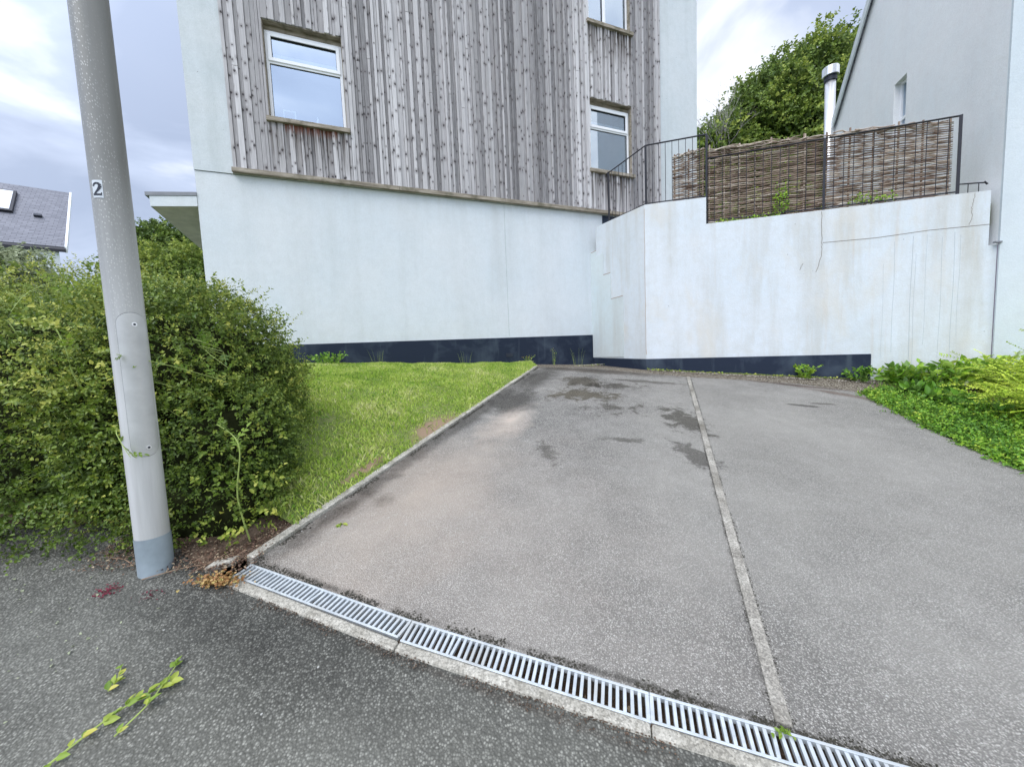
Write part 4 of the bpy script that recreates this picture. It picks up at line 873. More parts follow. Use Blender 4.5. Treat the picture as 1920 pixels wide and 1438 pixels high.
HE = [(-3.35, 3.10, 1.19, 1.20, .93, 1.04), (-2.46, 2.90, 1.15, .60, .74, .94), (-5.0, 3.2, 1.05, 1.2, .85, .95), (-2.00, 2.52, .86, .42, .40, .52), (-1.94, 2.32, .64, .40, .27, .32), (-2.55, 3.25, 1.02, .52, .52, .62)]
gz = lambda p: 0.189*p[:, 1]-0.04*p[:, 0]+.0
core('branches', HE, .74, M['inner'], hedge, hb)  # solid dark core behind the leaves; the hedge's inner shade is in its colour
P, N, T = ell_points(rng, HE, 27000, lump=.09, lsc=3.2, shell=(.78, 1.04), zmin=gz)
D = N*.7+np.array([0, 0, .35])+rng.normal(size=P.shape)*.55
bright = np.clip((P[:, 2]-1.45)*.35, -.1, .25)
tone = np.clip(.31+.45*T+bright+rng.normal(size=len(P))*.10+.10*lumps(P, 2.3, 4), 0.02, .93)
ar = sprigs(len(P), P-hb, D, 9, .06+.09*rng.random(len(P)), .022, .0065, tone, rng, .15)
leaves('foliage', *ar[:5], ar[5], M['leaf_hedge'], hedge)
P, N, T = ell_points(rng, [HE[1], HE[3], HE[5]], 7000, lump=.09, lsc=3.2, shell=(.88, 1.0), zmin=gz)
ar = sprigs(len(P), P-hb, N*.7+np.array([0, 0, .3])+rng.normal(size=P.shape)*.5, 8, .05+.07*rng.random(len(P)), .027, .0085, np.clip(.22+.40*T+.12*rng.normal(size=len(P)), .02, .9), rng, .15)
leaves('side_foliage', *ar[:5], ar[5], M['leaf_hedge'], hedge)
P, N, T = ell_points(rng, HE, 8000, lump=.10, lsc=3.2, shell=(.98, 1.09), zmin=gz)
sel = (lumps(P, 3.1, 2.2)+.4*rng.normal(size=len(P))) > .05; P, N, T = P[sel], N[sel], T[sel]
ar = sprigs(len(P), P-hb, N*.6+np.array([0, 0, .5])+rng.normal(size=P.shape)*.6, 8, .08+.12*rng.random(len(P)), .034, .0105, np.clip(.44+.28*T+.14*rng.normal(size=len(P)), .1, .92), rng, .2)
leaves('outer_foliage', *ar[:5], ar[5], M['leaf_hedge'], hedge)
# rambling rose shoots with larger paler leaves on top and on the face
def shoot(mb, pts, r=.004):
    mb.tube(pts, r, 5, .5, r*.5)
def curve(pts, n=14):
    pts = [Vector(p) for p in pts]; out = []
    for k in range(n+1):
        u = k/n*(len(pts)-1); i = min(int(u), len(pts)-2); f = u-i
        p0, p1, p2, p3 = pts[max(i-1, 0)], pts[i], pts[i+1], pts[min(i+2, len(pts)-1)]
        out.append(0.5*((2*p1)+(-p0+p2)*f+(2*p0-5*p1+4*p2-p3)*f*f+(-p0+3*p1-3*p2+p3)*f**3))
    return out
def leafy(name, mb_stem, curves, rng, lmin, lmax, wid, tone0, mat, parent, off, pinnate=True, every=2, start=1):
    P, D, N, L, W, T = [], [], [], [], [], []
    for cv in curves:
        for i in range(start, len(cv), every):
            d = (cv[min(i+1, len(cv)-1)]-cv[max(i-1, 0)]).normalized(); sd = Vector(rng.normal(size=3)).cross(d).normalized()
            ll = rng.uniform(lmin, lmax)
            if pinnate:
                ax = (sd+d*.5+Vector((0, 0, .15))).normalized(); ln = ll*2.4; tip = cv[i]+ax*ln; mb_stem.tube([cv[i]-Vector(off), tip-Vector(off)], .0012, 3, .5)
                up = (ax.cross(Vector(rng.normal(size=3)))).normalized(); lat = ax.cross(up).normalized(); t0 = np.clip(tone0+rng.normal()*.12, 0, 1)
                for k, (f, s) in enumerate(((.35, 1), (.35, -1), (.68, 1), (.68, -1), (1.0, 0))):
                    P.append(cv[i]+ax*ln*f); D.append(lat*s*.8+ax*(.55 if s else 1)); N.append(up); L.append(ll*(1.1 if s == 0 else .9)); W.append(ll*wid); T.append(t0)
            else:
                P.append(cv[i]); D.append(sd*.8+d*.6); N.append(Vector(rng.normal(size=3))+Vector((0, 0, 1))); L.append(ll); W.append(ll*wid); T.append(np.clip(tone0+rng.normal()*.15, 0, 1))
    a = lambda q: np.array([tuple(v) for v in q])
    return leaves(name, a(P)-off, a(D), a(N), np.array(L), np.array(W), np.array(T), mat, parent, curl=.1)
sm = MB(); cvs = []; cv2 = []; HB = Vector(hb)
for k in range(95):      # arching over the top and upper face
    x = rng.uniform(-4.6, -2.15); y = rng.uniform(2.35, 3.2); z = 2.0-max(0, (x+2.7))*.55+rng.uniform(-.18, .05)-max(0, 2.55-y)*.5
    dx, dy = rng.uniform(-.25, .25), rng.uniform(-.28, .05); h = rng.uniform(.03, .13)
    c = curve([(x, y, z), (x+dx*.5, y+dy*.5, z+h), (x+dx, y+dy, z+h-.08), (x+dx*1.2, y+dy*1.3, z-.12)], 12); cvs.append(c); shoot(sm, [p-HB for p in c], .0032)
for k in range(38):      # on the face
    x = rng.uniform(-3.9, -1.75); z = rng.uniform(.75, 1.7); y = 2.26+.2*abs(x+2.6)*.3+rng.uniform(-.05, .1)
    c = curve([(x, y+.12, z), (x+rng.uniform(-.1, .1), y-.03, z+.06), (x+rng.uniform(-.2, .2), y-.06, z+rng.uniform(-.1, .08))], 9); cv2.append(c); shoot(sm, [p-HB for p in c], .0025)
c = curve([(-1.575, 2.12, .47), (-1.60, 2.09, .75), (-1.555, 2.08, 1.0), (-1.585, 2.09, 1.10), (-1.70, 2.12, 1.17)], 16); shoot(sm, [p-HB for p in c], .0048); cv3 = [c]
c = curve([(-2.44, 2.14, 1.36), (-2.46, 2.10, 1.5), (-2.43, 2.06, 1.62), (-2.47, 2.06, 1.74)], 10); shoot(sm, [p-HB for p in c], .005); cv3.append(c)
c = curve([(-2.12, 2.16, 1.10), (-2.03, 1.90, 1.20), (-1.93, 1.81, 1.15), (-1.86, 1.78, 1.08)], 10); shoot(sm, [p-HB for p in c], .0025); cv3.append(c)
c = curve([(-1.75, 2.25, 1.42), (-1.84, 2.0, 1.52), (-1.93, 1.84, 1.58)], 10); shoot(sm, [p-HB for p in c], .003); cv2.append(c)
leafy('shoot_leaves', sm, [tuple_c for tuple_c in cvs], rng, .022, .040, .26, .62, M['leaf_yellow'], hedge, hb)
leafy('shoot_leaves', sm, cv2, rng, .018, .030, .28, .22, M['leaf_yellow'], hedge, hb)
leafy('shoot_leaves', sm, cv3, rng, .022, .036, .28, .35, M['leaf_yellow'], hedge, hb, every=2, start=3)
sm.build('shoots', M['stem'], hedge)
# low trailing shoots over the road at the left
P, N, T = ell_points(rng, [(-2.75, 2.16, .62, .75, .16, .26), (-2.35, 2.10, .60, .3, .1, .16)], 900, lump=.25, shell=(.5, 1.1), zmin=gz)
ar = sprigs(len(P), P-hb, N*.3+rng.normal(size=P.shape)*np.array([.7, .4, .3]), 10, .10+.1*rng.random(len(P)), .024, .008, .30+.2*rng.random(len(P)), rng, .3)
leaves('trailing_foliage', *ar[:5], ar[5], M['leaf_hedge'], hedge)

def tree(name, label, cat, base, ells, n, leaf, mat, rng, group=None, trunk_r=.18, top=None, per=7, slen=.5, lump=.16, lsc=.9, tone0=.2, corem=.62, shell=(.72, 1.08), barkm='bark'):
    b = np.array(base); t_ = thing(name, label, cat, base, 0, group)
    tb = MB(); c0 = np.array(ells[0][:3])-b
    tb.tube([(0, 0, -.3), (0.05, 0, c0[2]*.5), tuple(c0)], trunk_r, 8, .5, trunk_r*.55)
    for e in ells:
        c = np.array(e[:3])-b
        for k in range(5):
            d = nrm(rng.normal(size=3)+np.array([0, 0, .5])); q = c+d*np.array(e[3:6])*.85
            tb.tube([tuple(np.array([0, 0, c0[2]*.45])), tuple((c+np.array([0, 0, c0[2]*.5]))*.5+rng.normal(size=3)*.1), tuple(c), tuple(q)], trunk_r*.4, 6, .5, trunk_r*.08)
    tb.build('trunk', M[barkm], t_, smooth=True)
    if corem: core('crown_interior', ells, corem, M['inner'], t_, b)
    P, N, T = ell_points(rng, ells, n, lump=lump, lsc=lsc, shell=shell, p=2.2)
    tone = np.clip(tone0+.5*T+rng.normal(size=len(P))*.1+.12*lumps(P, lsc*1.5, 2), 0, 1)
    ar = sprigs(len(P), P-b, N*.5+np.array([0, 0, .25])+rng.normal(size=P.shape)*.6, per, slen*(.5+rng.random(len(P))), leaf, leaf*.32, tone, rng, .3)
    leaves('crown', *ar[:5], ar[5], M[mat], t_)
    return t_
rng = np.random.default_rng(21)
tree('broadleaf_tree', 'tallest dark leafy tree, reaching up against the white gable', 'tree', (14.6, 17.5, 3.4), [(15.9, 18.0, 12.3, 1.8, 2.2, 2.7), (13.9, 17.6, 11.2, 1.6, 1.9, 2.4), (14.4, 17.2, 9.4, 2.8, 2.2, 3.0)], 10500, .16, 'leaf_tree', rng, 'trees on the slope behind the hurdles', lsc=2.1, lump=.30)
tree('broadleaf_tree', 'middle leafy tree behind the steel flue pipe, with an uneven sloping top', 'tree', (11.6, 16.6, 3.4), [(11.4, 16.5, 10.7, 1.5, 1.8, 2.0), (12.8, 16.8, 11.6, 1.3, 1.6, 2.1), (11.8, 16.2, 8.2, 2.6, 2.0, 3.0)], 9000, .155, 'leaf_tree', rng, 'trees on the slope behind the hurdles', lsc=2.1, lump=.28, tone0=.20)
tree('broadleaf_tree', 'lower leafy tree standing close to the corner of the clad house', 'tree', (9.2, 16.0, 3.4), [(10.2, 16.2, 10.1, 1.2, 1.5, 1.7), (8.7, 15.8, 8.7, 1.2, 1.4, 1.7), (9.2, 15.6, 6.6, 2.3, 1.6, 2.4)], 7000, .14, 'leaf_tree', rng, 'trees on the slope behind the hurdles', lsc=2.3, lump=.30, tone0=.24)
tree('garden_bush', 'bright green bush filling the space low behind the hurdles', 'bush', (10.6, 13.5, 3.4), [(10.6, 13.6, 5.4, 1.9, 1.0, 1.4), (8.4, 13.8, 5.2, 1.3, 1.0, 1.3)], 3600, .14, 'leaf_tree', rng, None, .08, slen=.35, tone0=.36)
# bare pale twigs
bt = thing('bare_tree', 'bare pale leafless twigs rising beside the corner of the clad house', 'tree', (8.15, 14.5, 4.6)); q = MB(); rgt = random.Random(4)
def twig(q, p, d, ln, r, k):
    e = p+d*ln; q.tube([p, (p+e)/2+Vector((rgt.uniform(-.03, .03), 0, 0)), e], r, 4, .5, r*.6)
    if k:
        for _ in range(rgt.choice((2, 3))): twig(q, e if rgt.random() < .6 else p.lerp(e, .6), (d+Vector((rgt.uniform(-.6, .6), rgt.uniform(-.4, .4), rgt.uniform(-.1, .3)))).normalized(), ln*rgt.uniform(.55, .8), r*.6, k-1)
q.tube([(0, 0, 0), (0, 0, 3.6)], .05, 6, .5, .03); 
for k in range(5): twig(q, Vector((0, 0, 3.2+.2*k)), Vector((rgt.uniform(-.4, .3), 0, 1)).normalized(), 1.0, .015, 4)
q.build('branches', M['pale_bark'], bt)
rng = np.random.default_rng(33)
tree('broadleaf_tree', 'round dark green tree behind the canopy of the clad house', 'tree', (-14.0, 15.5, 1.2), [(-14.1, 15.5, 5.9, 1.35, 1.2, 1.35), (-13.2, 15.4, 5.5, 1.2, 1.1, 1.2)], 4200, .13, 'leaf_tree', rng, None, slen=.3, tone0=.14, lsc=1.8)
tree('garden_bush', 'light green bush between the lamp post and the clad house', 'bush', (-8.8, 10.4, 1.1), [(-9.5, 10.6, 3.55, 1.05, .9, 1.25), (-8.3, 10.2, 3.35, .9, .8, 1.2), (-7.2, 9.7, 2.7, .95, .8, 1.2)], 5200, .085, 'leaf_tree', rng, None, .06, slen=.25, tone0=.42, lsc=2.4)
tree('garden_bush', 'grey-green leafy shrub at the left edge in front of the slate roof', 'shrub', (-8.8, 7.2, 1.0), [(-10.2, 7.2, 2.85, 1.15, 1.0, 1.0), (-9.3, 7.0, 2.2, .7, .8, .80)], 5600, .095, 'leaf_grey', rng, None, .06, slen=.28, tone0=.2, lsc=2.2)
tree('broadleaf_tree', 'distant dark tree low between the slate roof and the lamp post', 'tree', (-24.5, 24, 1.0), [(-24, 24, 5.3, 2.0, 2, 2.0), (-21.0, 24, 4.7, 2.4, 2, 1.8)], 2600, .2, 'leaf_tree', rng, None, slen=.5, tone0=.1)

# ---- grass
rng = np.random.default_rng(8)
n = 150000; uu = rng.random(n)*1.006; vv = rng.random(n)
va = lambda q: np.array(q[:]); vv = vv*1.3; v1 = np.minimum(vv, 1.0)[:, None]; u1 = uu[:, None]
a = va(LA0)+(va(LB0)-va(LA0))*u1; b = va(LA1)+(va(LB1)-va(LA1))*u1; XY = a+(b-a)*v1
W0 = va(LA1); W1 = va(Vector(P0[:2])+Vector(U[:2])*(-1.6)); c_ = W0+(W1-W0)*u1; XY = XY+(c_-XY)*np.clip((vv-1)/.3, 0, 1)[:, None]
keep = XY[:, 0] > -3.6; XY = XY[keep]
P3 = np.concatenate([XY, np.zeros((len(XY), 1))], 1); l1 = lumps(P3, 1.6, 1.0); l2 = lumps(P3, 4.5, 7.0); l3 = lumps(P3, 11., 3.0)
def bare_at(bx, by, rx, ry):
    dx, dy = XY[:, 0]-bx, XY[:, 1]-by; a = DA-math.pi/2; u_, v_ = dx*math.cos(a)+dy*math.sin(a), -dx*math.sin(a)+dy*math.cos(a); return np.exp(-((u_/rx)**2+(v_/ry)**2)**1.5)
bare = bare_at(-.80, 3.85, .16, .44)*(1+.5*l3)+.8*bare_at(-1.20, 2.95, .04, .3)
keep = rng.random(len(XY)) > (bare*1.1+np.clip(.2*l2-.1, 0, .2)); XY, l1, l2, l3 = XY[keep], l1[keep], l2[keep], l3[keep]; n = len(XY)
zz = np.array([lawn_z(x, y) for x, y in XY])
B = np.column_stack([XY, zz-.004]); hgt = (.016+.024*rng.random(n))*(1+.45*l2+.25*l3); lean = rng.normal(size=(n, 2))*.55
tip = B+np.column_stack([lean[:, 0]*hgt, lean[:, 1]*hgt, hgt]); ang = rng.random(n)*np.pi; w = .0028+.0028*rng.random(n); s = np.column_stack([np.cos(ang)*w, np.sin(ang)*w, np.zeros(n)])
mid = B*.45+tip*.55+np.array([0, 0, 1])*hgt[:, None]*.12
V = np.stack([B-s, B+s, mid+s*.8, tip, mid-s*.8], 1).reshape(-1, 3); i = np.arange(n)[:, None]*5; F = i+np.array([0, 1, 2, 3, 4])
tone = np.clip(.56-.20*l1+.22*l2+.14*l3+rng.normal(size=n)*.18, 0, 1)
tag(np_mesh('lawn_grass', V, F, tone, M['grass']), 'short bright green lawn grass between the hedge and the driveway', 'grass', kind='stuff')

n = 5200; uu = rng.random(n); vv = rng.random(n); q0 = va(LA0)+(va(LB0)-va(LA0))*uu[:, None]; q1 = va(LA1)+(va(LB1)-va(LA1))*uu[:, None]; XY = q0+(q1-q0)*vv[:, None]
cl_ = lumps(np.column_stack([XY, XY[:, 0]]), 3.3, 5.0); XY = XY[(XY[:, 0] > -3.4) & (cl_+.35*rng.normal(size=n) > .15)]; n = len(XY)
P = np.column_stack([XY, [lawn_z(x, y)+.022 for x, y in XY]]); D = rng.normal(size=(n, 3))*np.array([1, 1, .4])
ar = sprigs(n, P, D+np.array([0, 0, .6]), 4, .02+.02*rng.random(n), .017, .006, np.clip(.32+.15*rng.normal(size=n), 0, 1), rng)
V, F = leaf_arrays(*ar[:5]); tag(np_mesh('clover', V, F, np.repeat(ar[5], 2), M['leaf_bright']), 'patches of small-leaved clover growing in the lawn', 'clover', kind='stuff')
n = 5000; uu = rng.random(n)*1.008; vv = rng.random(n); q0 = va(LA0)+(va(LB0)-va(LA0))*uu[:, None]; q1 = va(LA1)+(va(LB1)-va(LA1))*uu[:, None]; XY = q0+(q1-q0)*vv[:, None]; edge_ = uu > .97; XY = XY[(XY[:, 0] > -3.4)]; n = len(XY)
P = np.column_stack([XY, [lawn_z(x, y)-.002 for x, y in XY]]); D = rng.normal(size=(n, 3))*np.array([.6, .6, .1])+np.array([0, 0, 1.])
V, F = leaf_arrays(P, D, rng.normal(size=(n, 3))+np.array([0, 0, .3]), .035+.045*rng.random(n)**2, np.full(n, .0026), curl=.35); tag(np_mesh('long_grass', V, F, np.repeat(np.clip(.55+.2*rng.normal(size=n), 0, 1), 2), M['grass']), 'longer straggling grass blades standing out of the lawn', 'grass', kind='stuff')

# ---- small plants
def clump(name, label, cat, base, rng, nst, h, spread, lmin, lmax, wid, mat, tone0=.5, every=2, pinnate=False, group=None, r=.003, n=9, lean=(0, 0)):
    t_ = thing(name, label, cat, base, 0, group); sm = MB(); cs = []
    for k in range(nst):
        a = rng.uniform(0, 6.28); s = spread*math.sqrt(rng.random()); x, y = s*math.cos(a), s*math.sin(a); hh = h*rng.uniform(.6, 1.1); ox, oy = rng.normal()*.25*hh+lean[0]*hh, rng.normal()*.25*hh+lean[1]*hh
        c = curve([(x*.4, y*.4, -.01), (x*.7+ox*.3, y*.7+oy*.3, hh*.55), (x+ox, y+oy, hh)], n); cs.append(c); sm.tube(c, r, 4, .5, r*.4)
    leafy('leaves', sm, cs, rng, lmin, lmax, wid, tone0, M[mat], t_, np.zeros(3), pinnate, every)
    sm.build('stems', M['stem'], t_); return t_
rng = np.random.default_rng(12)
wl_ = lambda s, o, dz=0: tuple(W2(s, -o, 1.13-.075*s+dz))
clump('weed_plant', 'round leafy weed growing against the black plinth right of the divider', 'weed', wl_(2.32, .10, -.02), rng, 16, .20, .13, .04, .065, .36, 'leaf_bright', .55, 1)
clump('weed_plant', 'dark leafy weed at the right-hand end of the black plinth', 'weed', wl_(3.02, .12, -.02), rng, 16, .20, .18, .04, .07, .30, 'leaf_bright', .28, 1)
clump('weed_plant', 'leafy green weed at the foot of the house wall beside the hedge', 'weed', tuple(H(-5.2, -.25, 1.47)), rng, 24, .17, .32, .03, .055, .36, 'leaf_bright', .35, 1)
fp = clump('yellow_wildflower', 'small yellow-flowered weed where lawn, driveway and house plinth meet', 'wildflower', tuple(H(-1.62, -.18, 1.28)), rng, 9, .17, .10, .02, .03, .25, 'leaf_bright', .5, 2)
n = 26; P = rng.normal(size=(n, 3))*np.array([.07, .05, .02])+np.array([0, 0, .15]); leaves('petals', P, rng.normal(size=(n, 3)), np.tile([0, 0, 1.], (n, 1)), np.full(n, .016), np.full(n, .006), rng.random(n), M['petal_yellow'], fp)
fp = clump('yellow_wildflower', 'tall thin yellow-flowered stalk standing before the house plinth near the corner', 'wildflower', tuple(H(-1.05, -.16, 1.24)), rng, 4, .34, .05, .02, .03, .22, 'leaf_bright', .5, 2)
n = 12; P = rng.normal(size=(n, 3))*np.array([.04, .03, .04])+np.array([0, 0, .30]); leaves('petals', P, rng.normal(size=(n, 3)), np.tile([0, 0, 1.], (n, 1)), np.full(n, .014), np.full(n, .006), rng.random(n), M['petal_yellow'], fp)
for (s, h, lab) in ((-5.75, .42, 'tall grass stalks against the plinth nearest the hedge'), (-4.45, .33, 'tall grass stalks against the plinth left of its middle'), (-2.9, .28, 'thin grass stalks against the plinth left of the air brick'), (-.45, .34, 'grey-green grass stalks against the plinth at the inside corner')):
    t_ = thing('grass_tuft', lab, 'grass tuft', tuple(H(s, -.12, WZ(s)-.01)), 0, 'tall grass tufts along the house plinth'); q = MB()
    for k in range(9):
        a, l = rng.uniform(-.35, .35), h*rng.uniform(.5, 1.1); q.tube(curve([(a*.3, 0, 0), (a*.4, -.02, l*.6), (a*.4+a*.5*l, -.04, l)], 6), .0016, 3, .5, .0006)
    q.build('stalks', M['stem'], t_)
# growth through the hurdles
for (s, z, w, hh, tn, lab) in ((2.02, 3.55, .10, .55, .55, 'yellow-green climber growing through the middle hurdle'), (1.55, 3.50, .45, .06, .6, 'low green growth along the foot of the middle hurdle'), (3.15, 3.52, .28, .16, .62, 'bright green leaves at the foot of the large hurdle')):
    b = W2(s, .06, z); t_ = thing('climbing_plant', lab, 'climber', tuple(b), A2); n = int(260*(w+hh)); P = np.column_stack([rng.uniform(-w, w, n), rng.normal(size=n)*.025-.02, rng.random(n)*hh*rng.uniform(.4, 1, n)])
    leaves('leaves', P, rng.normal(size=(n, 3)), rng.normal(size=(n, 3))+np.array([0, -1., .5]), .02+.025*rng.random(n), .007+.008*rng.random(n), np.clip(tn+rng.normal(size=n)*.15, 0, 1), M['leaf_bright'], t_)
# planted bed on the right
k = 0
lab = ['leafy green plant at the left tip of the planting bed', 'bright green leafy plant against the white wall, left part of the bed', 'tall yellow-green leafy plant against the white wall, middle of the bed', 'wide yellow-green leafy plant against the white wall near the cable', 'green leafy plant under the far right house wall', 'low dark green plant on the near edge of the bed by the bend', 'low green plant along the driveway edge, second from the bend', 'low green plant along the driveway edge, third from the bend']
for (x, y, h, sp, tn, ns) in ((5.60, 5.30, .34, .24, .45, 34), (5.98, 5.08, .42, .28, .60, 44), (6.45, 4.90, .50, .32, .75, 52), (7.05, 4.75, .52, .34, .85, 52), (8.0, 4.45, .50, .38, .75, 46), (5.45, 4.95, .16, .22, .2, 26), (5.35, 4.55, .16, .26, .3, 30), (5.25, 4.1, .16, .3, .3, 30)):
    clump('leafy_plant', lab[k], 'plant', G(x, y, -.02), rng, ns, h, sp, .070, .125, .27, 'leaf_bright', tn, 1, group='leafy plants in the bed under the right-hand wall'); k += 1
# golden feathery shrub
def frond_shrub(label, base, rng, nfr, L, tn, up=.45, dirx=-1.0):
    t_ = thing('golden_shrub', label, 'shrub', base); q = MB(); P, D, N, LL, W, T = [], [], [], [], [], []
    for k in range(nfr):
        a = rng.uniform(-1.0, 1.0)+math.pi*(1 if dirx < 0 else 0); el = rng.uniform(.0, 1.1)*up*2; ln = L*rng.uniform(.6, 1.1)
        d = Vector((math.cos(a)*math.cos(el), math.sin(a)*math.cos(el)-.15, math.sin(el))).normalized(); s0 = Vector((rng.normal()*.22, rng.normal()*.25, abs(rng.normal())*.12))
        c = curve([s0, s0+d*ln*.5+Vector((0, 0, .03)), s0+d*ln-Vector((0, 0, .05*ln))], 18); q.tube(c, .0016, 3, .5, .0008); t0 = np.clip(tn+rng.normal()*.15, 0, 1); sd = d.cross(Vector((0, 0, 1))).normalized()
        sd = (sd+Vector(rng.normal(size=3))*.3).normalized()
        for i in range(3, 19):
            for sg in (-1, 1):
                P.append(c[i]); D.append(sd*sg+d*.55); N.append(Vector((0, 0, 1))+Vector(rng.normal(size=3))*.3); LL.append(.032*rng.uniform(.7, 1.2)); W.append(.0085); T.append(np.clip(t0+.02*i-.15, 0, 1))
    a_ = lambda z: np.array([tuple(v) for v in z]); leaves('leaves', a_(P), a_(D), a_(N), np.array(LL), np.array(W), np.array(T), M['leaf_gold'], t_); q.build('stems', M['stem'], t_)
frond_shrub('feathery golden-green shrub leaning over the bed at the right edge', G(6.55, 4.35, .15), rng, 300, .66, .62, up=.38)
frond_shrub('feathery golden shrub nearest the camera at the right edge of the bed', G(5.75, 3.70, .12), rng, 300, .62, .55, up=.38)
frond_shrub('feathery golden-green shrub in front of the far right wall', G(7.6, 4.45, .30), rng, 260, .72, .7)
# ground cover in the bed
n = 4300; tt = rng.random(n); e0 = np.array([[4.80, 5.08], [4.483, 4.202], [4.262, 3.506], [4.12, 2.9], [3.95, 2.2]]); seg = np.minimum((tt*4).astype(int), 3); f = tt*4-seg
edge = e0[seg]+(e0[seg+1]-e0[seg])*f[:, None]; off = rng.random(n)**1.3*1.15-.03+.05*rng.normal(size=n)*(rng.random(n) < .3); XY = edge+np.column_stack([off*.95, off*.25])
P = np.column_stack([XY, .189*XY[:, 1]-.04*XY[:, 0]-.01+.11*rng.random(n)*(off+.15)*(1+lumps(np.column_stack([XY, off]), 4.0))]); D = rng.normal(size=(n, 3))*np.array([1, 1, .3])+np.array([0, 0, .8])
ar = sprigs(n, P, D, 6, .05+.13*rng.random(n)**2, .040, .011, np.clip(.26+.2*lumps(P, 3.5, 2.0)+.2*rng.normal(size=n), 0, 1), rng)
V, F = leaf_arrays(*ar[:5]); tag(np_mesh('ground_cover', V, F, np.repeat(ar[5], 2), M['leaf_bright']), 'low green ground cover creeping along the right edge of the driveway', 'ground cover', kind='stuff')

# ---- litter, twigs, pebbles
def scatter_flat(name, label, cat, pts, Ls, tones, mat, rng, wid=.35, lift=.004):
    n = len(pts); P = np.array(pts)+np.array([0, 0, lift]); D = rng.normal(size=(n, 3))*np.array([1, 1, .25]); N = np.tile([0, 0, 1.], (n, 1))+rng.normal(size=(n, 3))*.4
    V, F = leaf_arrays(P, D, N, np.array(Ls), np.array(Ls)*wid); o = np_mesh(name, V, F, np.repeat(tones, 2), mat); tag(o, label, cat, kind='stuff'); return o
rng = np.random.default_rng(44)
n = 3200; xs = rng.uniform(-2.35, -1.42, n); ys = 1.99+.10*rng.normal(size=n)-(xs+1.9)*.10; xs2 = rng.uniform(-1.60, -1.25, 1500); ys2 = 2.1+(xs2+1.45)*2.45+.10*rng.normal(size=1500)-.02
X = np.concatenate([xs, xs2-.09]); Y = np.concatenate([ys, ys2]); kp = (Y > 1.90-.05*rng.random(len(Y))) & (rng.random(len(Y)) < .75); X, Y = X[kp], Y[kp]; pts = [G(x, y, .010+.01*rng.random()) for x, y in zip(X, Y)]
scatter_flat('leaf_litter', 'brown dead leaves and hedge trimmings around the foot of the lamp post', 'leaf litter', pts, .006+.014*rng.random(len(X)), rng.random(len(X))**1.6, M['litter'], rng, wid=.22)
n = 420; xs = -1.53+.055*rng.normal(size=n); ys = 1.815+.022*rng.normal(size=n); 
scatter_flat('orange_moss', 'tuft of orange and yellow moss on the end of the kerb by the drain', 'moss', [G(x, y, .006+.02*rng.random()) for x, y in zip(xs, ys)], .010+.012*rng.random(n), rng.random(n), m_leaf('orange_moss', ((0.0, (.30, .13, .05)), (1.0, (.60, .50, .18)), (.5, (.52, .30, .13)))), rng)
n = 1400; ss = rng.uniform(-1.2, 4.0, n); pts = []
for s in ss:
    if s < 0: p = H(s, -.15-.35*rng.random(), 1.215)
    else:
        p = W2(s, -.03-.16*rng.random(), 0); q = G(p.x, p.y)[2]; p.z = (1.125-.073*s)*.6+q*.4 if s < 3.2 else q
        p.z = max(q, p.z)
    pts.append(tuple(p))
V = []; F = []; b = 0; pv = np.array([[1, 0, 0], [-1, 0, 0], [0, 1, 0], [0, -1, 0], [0, 0, .6], [0, 0, -.6]]); pf_ = np.array([[0, 2, 4], [2, 1, 4], [1, 3, 4], [3, 0, 4], [2, 0, 5], [1, 2, 5], [3, 1, 5], [0, 3, 5]])
pts = np.array(pts); rad = .005+.008*rng.random(len(pts)); VV = pts[:, None, :]+pv[None]*rad[:, None, None]*(1+.4*rng.normal(size=(len(pts), 6, 1))*.5); FF = (np.arange(len(pts))[:, None, None]*6+pf_[None]).reshape(-1, 3)
tag(np_mesh('pebbles', VV.reshape(-1, 3), FF, np.repeat(rng.random(len(pts)), 8), M['pebble']), 'small pale pebbles lying along the foot of the walls', 'pebbles', kind='stuff')
n = 900; ss = rng.uniform(-1.0, 3.3, n); pts = []
for s in ss:
    p = W2(s, -.05-.10*rng.random(), 0) if s > 0 else H(s, -.2-.3*rng.random(), 1.2); 
    if s > 0: p.z = max(G(p.x, p.y)[2], 1.125-.073*s)
    pts.append(tuple(p))
scatter_flat('creeping_weeds', 'thin creeping weeds among the gravel at the foot of the walls', 'weeds', pts, .016+.02*rng.random(n), .3+.6*rng.random(n), M['leaf_yellow'], rng, lift=.012)
def crumbs(name, label, segs, n, rad0, tones, mat, w_):
    C_ = []
    for _ in range(n):
        (a, b) = segs[rng.integers(len(segs))]; f = rng.random(); p = np.array(a)+(np.array(b)-np.array(a))*f; d = nrm(np.array(b)-np.array(a)); nn = np.array([-d[1], d[0]])
        if mnoise.noise((p[0]*5, p[1]*5, 1.0)) < -.12: continue
        p = p+nn*abs(rng.normal())*w_; C_.append(G(p[0], p[1], .002))
    C_ = np.array(C_); m_ = len(C_); rd = rad0*(.5+rng.random(m_)); VV = C_[:, None, :]+pv[None]*rd[:, None, None]*(1+.5*rng.normal(size=(m_, 6, 1))*.5); FF = (np.arange(m_)[:, None, None]*6+pf_[None]).reshape(-1, 3)
    tag(np_mesh(name, VV.reshape(-1, 3), FF, np.repeat(tones(m_), 8), mat), label, 'debris', kind='stuff')
M['crumb'] = m_plain('dark_moss_crumb', (0.05, 0.047, 0.035), .95, var=.4, sc=30)
crumbs('moss_crumbs', 'black crumbs of moss and grit along the driveway side of the drain grating', [(TOPL[i], TOPL[i+1]) for i in range(4)], 2600, .0035, lambda m_: rng.random(m_), M['crumb'], .016)
ed_ = [((.915, 1.19), (2.864, 5.98)), ((2.81, 5.99), (.862, 1.19))]
